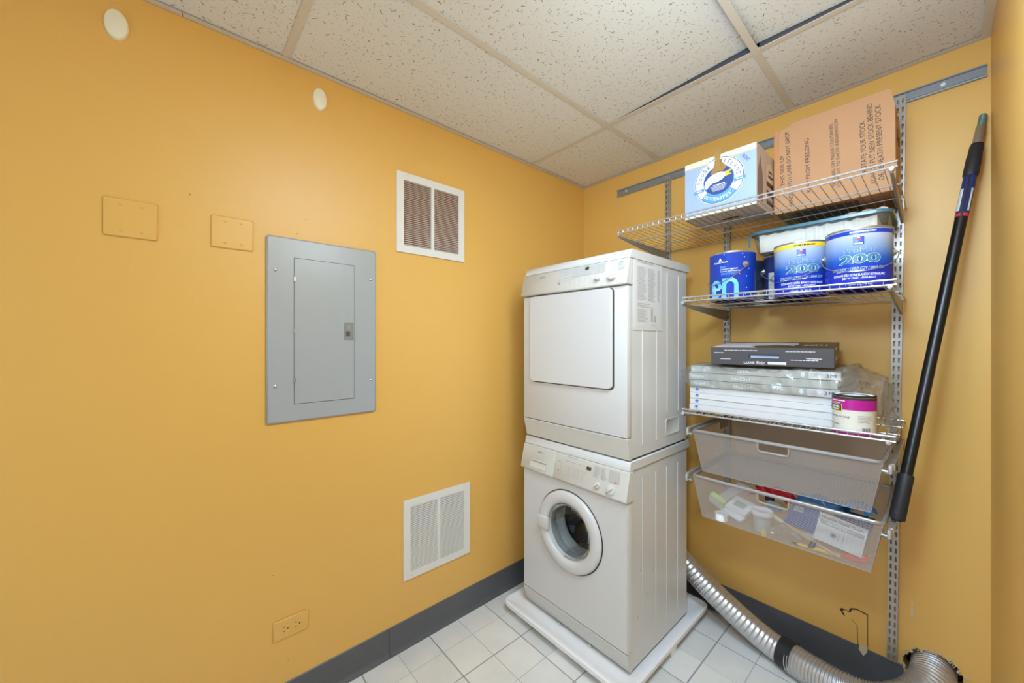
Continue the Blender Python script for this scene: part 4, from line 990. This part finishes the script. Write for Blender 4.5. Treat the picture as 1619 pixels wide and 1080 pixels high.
# clear bag round the grey filters
b = MB(); lp = []
NX, NS = 110, 64
for i in range(NX):
    f_ = i / (NX - 1); x = .845 + f_ * .645
    if f_ < .08: s_ = .25 + .75 * (f_ / .08) ** .6
    elif f_ < .86: s_ = 1
    else: s_ = 1 - .35 * (f_ - .86) / .14
    zc0, yc = Z3 + .1015 + .047, -.212 - (.16 * (1 - s_) if f_ < .1 else 0)
    if f_ > .86: zc0 -= .055 * ((f_ - .86) / .14)
    hy, hz_ = .212 * s_, .0515 * (s_ if f_ < .86 else 1.0 + .1)
    row = []
    for k in range(NS):
        a = 2 * PI * k / NS; c_, s2 = math.cos(a), math.sin(a); e_ = .28
        y = yc + hy * math.copysign(abs(c_) ** e_, c_); z = zc0 + hz_ * math.copysign(abs(s2) ** e_, s2)
        nn = noise.noise_vector(V((x * 14, y * 14, z * 25))) * .006 + noise.noise_vector(V((x * 50, y * 50, z * 60))) * .0045
        nn = nn + V((0, -1, .3)) * (.007 * (1 - abs(noise.noise(V((x * 22 + z * 20, y * 8, z * 30)))) * 4) if abs(c_) > .6 or f_ > .84 else 0)
        if f_ > .84: nn = nn * 2.0
        p = V((x, y, z)) + nn
        p.z = min(p.z, 1.2985) if f_ < .84 else p.z; p.y = min(p.y, -.004)
        if f_ > .84 : p.z = max(p.z, 1.12)
        row.append(p)
    lp.append(row)
bag = thing('plastic_bag', (1.15, -.21, 1.196), 'clear crinkled plastic bag wrapped round the grey filters on the lowest shelf', 'plastic bag')
b.ring(lp, cap=True); b.build('film', M_clear, bag, smooth=60)
# crumpled tail of the bag hanging down at the right of the magenta can
b = MB(); lp = []
for i in range(16):
    f_ = i / 15; z = 1.25 - f_ * .15; row = []
    for k in range(14):
        g_ = k / 13; p = V((1.488 + .025 * math.sin(g_ * 5) + .012 * f_, -.40 + g_ * .22, z)) + noise.noise_vector(V((g_ * 6, f_ * 6, 3))) * .018
        p.z = max(p.z, Z3 + .002); p.x = max(p.x, 1.488); row.append(p)
    lp.append(row)
b.ring(lp, closed_u=False); b.build('loose_end', M_clear, bag, smooth=60)
# flat items lying on the stack, left end
b = MB(); b.box(.90, 1.0, -.10, -.03, 1.300, 1.338, .001); tag(b.build('cream_carton', M_cream, None), 'small cream carton behind the black box at the left end of the filters', 'carton')
b = MB(); lp = []
for i in range(8):
    lp.append([V((.902 + .085 * i / 7, -.20 + k * .03, 1.300 + (.016 * math.sin(PI * (i + .5) / 8) * (0, 1, .8, 0)[k]))) + (V((0, 0, .003)) * random.random() if k in (1, 2) else V((0, 0, 0))) for k in range(4)])
b.ring(lp, closed_u=False); tag(b.build('grey_cloth', mat('slate_cloth', (104, 112, 116), .7, rgb2=(70, 96, 70), noise_scale=30), None), 'dark grey rag on the filters left of the black box', 'cloth')

# black flat box
t = thing('black_flat_box', (.994, -.445, 1.299), 'flat black and charcoal printed box lying on the plastic bagged filters', 'box')
bw, bd, bh = .386, .30, .068
b = MB(); b.box(0, bw, 0, bd, 0, bh, .0008)
for f in b.bm.faces:
    if f.normal.z > .9: f.material_index = 1
bmat = [M_charc, mat('black_card', (38, 33, 34), .3, noise_amt=.1)]
o_parts = []
def lb(bm_, name, m, smooth=38):
    me = bpy.data.meshes.new(name); bmesh.ops.recalc_face_normals(bm_.bm, faces=bm_.bm.faces[:]); bm_.bm.to_mesh(me); bm_.bm.free()
    for q in (m if isinstance(m, list) else [m]): me.materials.append(q)
    o = bpy.data.objects.new(name, me); COL.objects.link(o); o.parent = t; return o
lb(b, 'carton', bmat)
def ltext(s_, x, z, w, h, m, face='F', rot=False, **k):
    hold = bpy.data.objects.new('tmp', None)
    M_ = {'F': FRONT(x, 0, z), 'FU': frame((x, 0, z), (-1, 0, 0), (0, 0, -1)), 'TU': frame((x, z, bh), (-1, 0, 0), (0, -1, 0)), 'S': frame((bw, x, z), (0, 0, -1), (0, 1, 0)), 'S0': SIDE(bw, x, z)}[face]
    o = text(s_, M_, hold, m, w=w, h=h, **k); o.parent = t; bpy.data.objects.remove(hold); return o
ltext('LUXE', .135, .0105, .035, .008, M_whiteink, bold=.02); ltext('Bidet', .172, .011, .03, .012, M_whiteink, shear=.4)
b = MB(); b.box(.195, .252, -.0006, 0, .006, .016); lb(b, 'white_sticker', M_paper)
b = MB(); b.box(.132, .232, -.0004, .001, .026, .044); lb(b, 'hand_opening', mat('opening_dark', (40, 44, 52), .4))
b = MB(); b.box(.140, .231, -.0008, .001, .028, .038, .0006); lb(b, 'inner_tray', mat('bluegrey_tray', (150, 166, 190), .4))
rr = []
for x0, x1, z, n in ((.05, .165, .057, 1), (.012, .052, .047, 1), (.035, .08, .022, 1), (.25, .345, .055, 1), (.31, .355, .03, 1), (.265, .365, .024, 1)): rr += rows(x0, x1, z - .0015, z + .0015, 1, .8, seed=int(x0 * 999))
hold = bpy.data.objects.new('tmp', None); o = marks(rr, FRONT(0, 0, 0), hold, M_whiteink, 'small_print'); o.parent = t
o = blob([(.0, .003), (.10, .003), (.155, .003), (.15, .02), (.13, .05), (.14, .10), (.2, .13), (.27, .17), (.26, .24), (.2, .27), (.14, .25), (.05, .26), (.0, .26)], frame((.002, 0, bh), (1, 0, 0), (0, 1, 0)), hold, mat('pale_lilac_print', (206, 200, 208), .4), 'printed_figure'); o.parent = t
ltext('LUXE', .325, .13, .07, .05, M_whiteink, 'TU', bold=.01); ltext('Bidet', .24, .13, .06, .06, M_whiteink, 'TU', shear=.4)
ltext('12', .1, .038, .05, .07, M_paper, 'S', bold=.03)
for k in range(3):
    o = blob(circ(.2 + k * .035, .018, .011, 16, ry=.009), SIDE(bw, 0, 0), hold, M_paper, 'side_badge'); o.parent = t
o = marks(rows(.02, .06, .008, .06, 9, .4, seed=5) + rows(.17, .29, .034, .06, 4, .3, seed=6), SIDE(bw, 0, 0), hold, M_grey_ink, 'side_print'); o.parent = t
bpy.data.objects.remove(hold)
t.rotation_euler = (math.radians(4), 0, math.radians(5))

# magenta and cream quart can
c = (1.4325, -.450); r = .0535
t = can(*c, Z3, r, .126, 'small paint can with a magenta and cream label, on the lowest shelf', mat('cream_label', (232, 230, 218), .35, noise_amt=.02), mat('dark_can_rim', (52, 46, 40), .4, .4), 0, bail=False, name='paint_can')
b = MB(); b.lathe([(r - .004, .1255), (r - .012, .1225), (.0001, .1225)], (c[0], c[1], Z3), 'Z', 40); b.build('white_lid', M_whiteink, t)
a0 = face_angle(*c) - .05
cpatch(c, Z3, r, a0, -.165, .165, .112, .1195, M_ink, t, .0004, 'dark_band'); cpatch(c, Z3, r, a0, -.16, .16, .080, .112, M_mag, t, .0006, 'magenta_band'); cpatch(c, Z3, r, a0, -.16, .16, .003, .009, M_mag, t, .0006, 'foot_band')
cpatch(c, Z3, r, a0, -.075, -.026, .074, .097, M_yel, t, .0008, 'gold_border'); cpatch(c, Z3, r, a0, -.075, -.028, .0755, .0955, M_ink, t, .001, 'name_panel')
ctext('BEHR', c, Z3, r, a0, -.047, .088, M_whiteink, t, w=.030, h=.009, lift=.0014, bold=.02); cmarks(rows(-.065, -.032, .077, .082, 1, .8, seed=3), c, Z3, r, a0, M_cream, t, .0014)
ctext('PRIMER IN ONE', c, Z3, r, a0, -.036, .057, M_dgrey, t, w=.058, h=.006, lift=.0008)
cmarks(rows(-.06, -.015, .105, .109, 1, .8, seed=3) + rows(-.05, -.03, .099, .102, 1, .8, seed=4), c, Z3, r, a0, M_whiteink, t, .001)
cmarks(rows(-.07, -.03, .03, .034, 1, .8, seed=13) + rows(.012, .05, .040, .064, 5, .25, seed=14), c, Z3, r, a0, M_grey_ink, t, .0008)
cmarks([(.022 + i * .0022, .022 + i * .0022 + (.0013 if i % 3 else .0007), .013, .027) for i in range(10)], c, Z3, r, a0, M_dgrey, t, .0008, 'barcode')

# ---------------------------------------------------------------- things in the lower drawer
DB = .829 - .168 + .0012
def rotbox(name, cx, cy, cz, sx, sy, sz, rx, ry, rz, m, label=None, cat=None, bev=.001, parent=None):
    M_ = Matrix.Translation((cx, cy, cz)) @ Matrix.Rotation(rz, 4, 'Z') @ Matrix.Rotation(ry, 4, 'Y') @ Matrix.Rotation(rx, 4, 'X')
    b = MB(); b.box(-sx / 2, sx / 2, -sy / 2, sy / 2, -sz / 2, sz / 2, bev, M=M_); o = b.build(name, m, parent)
    if label and cat: tag(o, label, cat)
    return o, M_
o, M_ = rotbox('small_carton', .997, -.385, DB + .058, .062, .026, .040, .35, .35, -.15, mat('green_edge_card', (196, 214, 130), .5), 'small white carton with pale green edges, at the left front of the lower drawer', 'carton')
b = MB(); b.box(-.028, .028, -.0136, -.0128, -.017, .017, M=M_); b.build('white_face', M_paper, o)
rotbox('leaflet', 1.02, -.28, DB + .075, .075, .12, .002, .5, -.15, -.7, M_paper, 'pale folded leaflet behind the small white carton in the lower drawer', 'leaflet')
rotbox('pink_leaflet', 1.055, -.33, DB + .058, .016, .12, .002, .5, -.1, -.55, mat('pink_edge', (226, 140, 150), .5), 'narrow pink edged slip beside the leaflet in the lower drawer', 'leaflet')
o, M_ = rotbox('switch_box', 1.075, -.36, DB + .05, .085, .085, .02, .35, .1, -.25, M_pan, 'white square plastic housing in the lower drawer, left of the lidded tub', 'plastic housing', bev=.003)
b = MB(); b.box(-.022, .022, -.015, .015, .0098, .0115, M=M_); b.build('recess', M_greyf, o)
rotbox('plastic_bracket', 1.06, -.40, DB + .027, .09, .035, .012, .1, .12, -.35, M_pan, 'white plastic bracket under the square housing in the lower drawer', 'bracket', bev=.003)
b = MB(); cc = V((1.028, -.43, DB + .004)); b.lathe([(.024, 0), (.024, .026), (.014, .026), (.014, 0), (.024, 0)], cc, 'Z', 28); tag(b.build('tape_roll', M_pan, None), 'white roll of tape at the left of the lower drawer', 'tape roll')
t = thing('lidded_tub', (1.163, -.40, DB), 'small white tub with a lid, centre left of the lower drawer', 'tub')
b = MB(); b.lathe([(.0001, 0), (.024, 0), (.025, .002), (.031, .066)], (1.163, -.40, DB), 'Z', 32); b.build('body', mat('printed_tub', (226, 226, 226), .35, rgb2=(180, 182, 184), noise_scale=80), t)
b = MB(); b.lathe([(.032, .062), (.036, .064), (.036, .076), (.033, .080), (.030, .078), (.0001, .078)], (1.163, -.40, DB), 'Z', 32); b.build('lid', M_pan, t)
o, M_ = rotbox('blue_packet', 1.272, -.30, DB + .06, .10, .10, .014, .75, -.05, -.28, M_bluep, 'blue packet with a barcode label in the lower drawer', 'packet', bev=.003)
marks([(-.035, -.005, .01, .032)], M_ @ Matrix.Translation((0, 0, .007)), o, M_paper, 'barcode_label', .0005)
marks([(-.032 + i * .0035, -.0305 + i * .0035, .013, .029) for i in range(8)], M_ @ Matrix.Translation((0, 0, .007)), o, M_ink, 'barcode', .001)
# quick install guide sheet lying against the mesh
P4 = [V((1.343, -.385, .787)), V((1.466, -.385, .768)), V((1.444, -.432, .690)), V((1.319, -.432, .711))]
xd = (P4[1] - P4[0]).normalized(); yd_ = (P4[0] - P4[3]); yd_ = (yd_ - xd * yd_.dot(xd)).normalized()
ctr = sum(P4, V()) / 4; Mg = frame(ctr, xd, yd_)
b = MB(); b.box(-.063, .063, -.047, .047, -.001, .001, M=Mg); g = b.build('install_guide', M_paper, None); tag(g, 'white quick install guide booklet in the lower drawer', 'booklet')
text('QUICK Install Guide', frame(Mg @ V((0, .034, 0)), xd, yd_), g, M_ink, w=.11, h=.010, lift=.0016)
marks([(-.058, .058, .010, .025)], Mg, g, M_grey_ink, 'grey_bar', .0014); marks(rows(-.04, .04, .013, .022, 2, .4, seed=2), Mg, g, M_whiteink, 'bar_print', .0018)
blob(circ(-.015, -.015, .009, 16), Mg, g, mat('lilac_ink', (150, 150, 190), .5), 'diagram', .0014); marks([(-.018, -.012, -.019, -.011)], Mg, g, M_ink, 'diagram_core', .0018); marks([(-.002, 0, -.025, -.005), (.01, .012, -.03, -.006)], Mg, g, M_grey_ink, 'diagram_lines', .0014)
# brush
t = thing('paint_brush', (1.3, -.40, DB), 'paint brush with a long pale wooden handle lying diagonally in the lower drawer', 'paint brush')
A, B_ = V((1.186, -.36, DB + .052)), V((1.385, -.437, DB + .012)); u = (B_ - A)
b = MB(); b.tube([A + u * .28, A + u * .36, A + u * .6, A + u * .9, B_], .006, 10, rs=[.0065, .008, .0075, .006, .003]); b.build('handle', M_wood, t)
b = MB(); b.tube([A + u * .20, A + u * .29], .007, 10); b.build('ferrule', M_steel, t)
b = MB(); b.tube([A, A + u * .21], .008, 10, rs=[.009, .0068]); b.build('bristles', M_cream, t)
t = thing('marker_pen', (1.33, -.43, DB), 'yellow marker pen in the front right of the lower drawer', 'pen')
A, B_ = V((1.272, -.438, DB + .008)), V((1.395, -.424, DB + .008)); u = B_ - A
b = MB(); b.tube([A + u * .08, B_], .0055, 10); b.build('barrel', M_yel, t)
b = MB(); b.tube([A - u * .08, A + u * .08], .0045, 10, rs=[.002, .005]); b.build('tip', M_ink, t)
t = thing('screwdriver', (1.42, -.42, DB), 'screwdriver with an orange handle at the right front corner of the lower drawer', 'screwdriver')
A, B_ = V((1.335, -.425, DB + .012)), V((1.462, -.405, DB + .018)); u = B_ - A
b = MB(); b.tube([A, A + u * .58], .0028, 8); b.build('shaft', M_steel, t)
b = MB(); b.tube([A + u * .5, A + u * .56, A + u * .7, A + u * .95, B_], .01, 12, rs=[.007, .013, .0145, .0145, .009]); b.build('handle', M_orange, t)
# cloths and bags
def cloth(name, cx, cy, cz, sx, sy, amp, rz, m, label, cat, seed, n=14, thick=True):
    b = MB(); lp = []
    for i in range(n):
        row = []
        for k in range(n):
            u_, w_ = i / (n - 1) - .5, k / (n - 1) - .5
            p = V((u_ * sx, w_ * sy, amp * (1 - 2.6 * (u_ * u_ + w_ * w_)))) + noise.noise_vector(V((u_ * 5, w_ * 5, seed))) * amp * .8
            row.append(Matrix.Rotation(rz, 3, 'Z') @ p + V((cx, cy, cz)))
        lp.append(row)
    b.ring(lp, closed_u=False)
    for v in b.bm.verts: v.co.z = max(v.co.z, DB + .002)
    return tag(b.build(name, m, None, smooth=30), label, cat)
cloth('red_cloth', 1.15, -.20, DB + .075, .15, .10, .03, -.1, M_red_cl, 'bright red cloth at the back of the lower drawer', 'cloth', 1)
cloth('blue_bag', 1.31, -.20, DB + .095, .16, .09, .02, -.1, mat('dull_blue_film', (70, 120, 170), .3, noise_amt=.2), 'dull blue plastic bag at the back of the lower drawer', 'plastic bag', 2)
cloth('cyan_bag', 1.42, -.22, DB + .118, .09, .07, .02, -.3, mat('cyan_film', (40, 140, 210), .3), 'bright cyan plastic wrapper at the right back of the lower drawer', 'wrapper', 3)
cloth('clear_wrapper', 1.235, -.40, DB + .016, .09, .06, .02, .3, M_tub, 'crumpled clear wrapper in the middle of the lower drawer', 'wrapper', 4)
cloth('clear_wrapper', 1.10, -.41, DB + .005, .08, .05, .014, .1, M_tub, 'crumpled clear wrapper at the front left of the lower drawer under the white tub', 'wrapper', 5)
cloth('white_scrap', 1.29, -.37, DB + .012, .07, .05, .016, .5, mat('grey_film', (196, 200, 200), .3), 'grey white film scrap under the paint brush in the lower drawer', 'wrapper', 6)
rotbox('black_clip', 1.165, -.31, DB + .10, .028, .02, .022, .2, .1, -.2, M_rub, 'small black clip beneath the red cloth in the lower drawer', 'clip', bev=.002)
rotbox('fuse_pack', 1.185, -.33, DB + .078, .045, .02, .03, .3, .1, -.25, mat('grey_pack', (150, 158, 166), .4), 'small grey blister pack behind the lidded tub in the lower drawer', 'packet', bev=.002)
b = MB(); b.lathe([(.008, 0), (.008, .012), (.004, .02), (.0001, .02)], (1.178, -.438, DB), 'Z', 14); tag(b.build('yellow_cap', M_yel, None), 'small yellow cap below the lidded tub in the lower drawer', 'cap')
rotbox('dark_cable_tie', 1.322, -.437, DB + .02, .018, .008, .03, .3, .3, .2, M_rub, 'dark binder clip across the yellow marker in the lower drawer', 'clip', bev=.002)
rotbox('packing_card', 1.40, -.25, DB + .05, .11, .13, .01, .6, .0, -.2, M_bluep, 'blue carton standing behind the install guide in the lower drawer', 'carton')

# ---------------------------------------------------------------- extension pole
t = thing('extension_pole', (1.527, -.40, .83), 'long black telescoping pole leaning in the corner by the wire shelves', 'pole')
PB, PT = V((1.527, -.400, .8325)), V((1.716, -.022, 2.168)); D = PT - PB; LN = D.length; dn = D.normalized()
def pt(k): return PB + D * k
def seg(name, prof, m, label=None):
    b = MB(); b.tube([pt(k) for k, r in prof], .01, 20, rs=[r for k, r in prof]); return b.build(name, m, t, label)
seg('grip', [(0, .018), (.003, .0195), (.1, .019), (.103, .0175)], M_rub, 'charcoal foam grip')
seg('tube', [(.09, .0148), (.92, .0152)], M_black)
seg('label_sleeve', [(.735, .0158), (.845, .0158)], mat('navy_label', (34, 48, 100), .35), 'navy label sleeve')
seg('red_ring', [(.728, .0159), (.736, .0159)], M_red)
seg('collar', [(.835, .0168), (.84, .0185), (.885, .0185), (.887, .0175), (.915, .0165), (.918, .014)], M_rub, 'black locking collar')
seg('ferrule', [(.912, .0125), (.967, .0115), (.97, .0095)], mat('champagne_metal', (168, 158, 144), .35, .7), 'metal ferrule')
pr = [(.968 + i * .0016, .0085 if i % 2 else .0098) for i in range(19)]
seg('threaded_tip', pr + [(1.0, .0075)], mat('green_grey_plastic', (98, 122, 112), .4), 'grey green threaded tip')
x = dn.cross(V((0, 1, 0))).normalized(); y = x.cross(dn)
b = MB(); a0 = math.atan2(y.dot(V((0, -1, 0))), x.dot(V((0, -1, 0))))
lab = []
for k in range(7):
    a = a0 - .75 + k * .12 + .55; lab.append(a)
def pp(a, k, r): return pt(k) + (x * math.cos(a) + y * math.sin(a)) * r
for s0 in (1, -1):
    b = MB(); base = a0 + (.55 if s0 == 1 else -.95)
    b.ring([[pp(base + j * .12, k, .0162) for j in range(6 if s0 == 1 else 4)] for k in (.742, .80)], closed_u=False); b.build('white_label', M_paper, t, recalc=False)
b = MB(); b.ring([[pp(a0 - .12 + j * .12, k, .0161) for j in range(4)] for k in (.728, .845)], closed_u=False); b.build('black_stripe', M_black, t, recalc=False)
b = MB(); p = pp(a0, .958, .0122); b.cyl(p, p + (p - pt(.958)).normalized() * .0015, .0028, n=10); b.build('rivet', M_steel, t)
b = MB(); p = pp(a0 + .1, .016, .0192); b.cyl(p, p + (p - pt(.016)).normalized() * .001, .0055, n=14); b.build('grip_hole', M_gap, t)
b = MB(); p = pt(0) ; b.cyl(p, p - dn * .004, .012, n=12); b.build('end_plug', M_rub, t)

# ---------------------------------------------------------------- aluminium duct
def bez(pts, n):
    """Catmull-Rom through points, resampled"""
    out = []
    P_ = [pts[0] * 2 - pts[1]] + pts + [pts[-1] * 2 - pts[-2]]
    for i in range(1, len(P_) - 2):
        for k in range(n):
            t_ = k / n; a, b_, c_, d_ = P_[i - 1:i + 3]
            out.append(.5 * ((2 * b_) + (c_ - a) * t_ + (2 * a - 5 * b_ + 4 * c_ - d_) * t_ ** 2 + (3 * b_ - a - 3 * c_ + d_) * t_ ** 3))
    out.append(pts[-1]); return out
def resample(pts, step):
    out = [pts[0]]; acc = 0
    for a, b_ in zip(pts, pts[1:]):
        L = (b_ - a).length
        while acc + L >= step:
            r_ = (step - acc) / L; a = a + (b_ - a) * r_; out.append(a); L = (b_ - a).length; acc = 0
        acc += L
    return out
t = thing('exhaust_duct', (1.2, -.15, 0), 'silver flexible aluminium exhaust duct running from behind the washer to a hole in the wall', 'exhaust duct')
R1 = .052
p1 = bez([V((.60, -.115, .33)), V((.75, -.125, .245)), V((.86, -.13, .18)), V((1.0, -.135, .112)), V((1.105, -.14, .072)), V((1.19, -.15, .056))], 12)
s1 = resample(p1, .0035); b = MB(); b.tube(s1, R1, 28, rs=[R1 + (.0004 if (i % 3) < 1 else 0) + (.0014 if i % 6 == 0 else 0) for i in range(len(s1))]); b.build('rigid_section', M_alu, t)
p2 = bez([V((1.205, -.155, .058)), V((1.27, -.175, .062)), V((1.37, -.19, .064)), V((1.47, -.175, .075)), V((1.55, -.125, .11)), V((1.59, -.06, .145)), V((1.600, .0, .158)), V((1.602, .07, .162))], 12)
s2_ = resample(p2, .0028); R2 = .056; b = MB(); b.tube(s2_, R2, 32, rs=[R2 + (.0036 if (i % 4) < 2 else -.0014) for i in range(len(s2_))]); b.build('flexible_section', M_alu, t)
b = MB(); u = [V((1.160, -.145, .063)), V((1.185, -.149, .061)), V((1.215, -.156, .061))]; b.tube(u, .0565, 28, rs=[.0565, .058, .0605]); b.build('black_tape', M_rub, t, 'band of black tape')
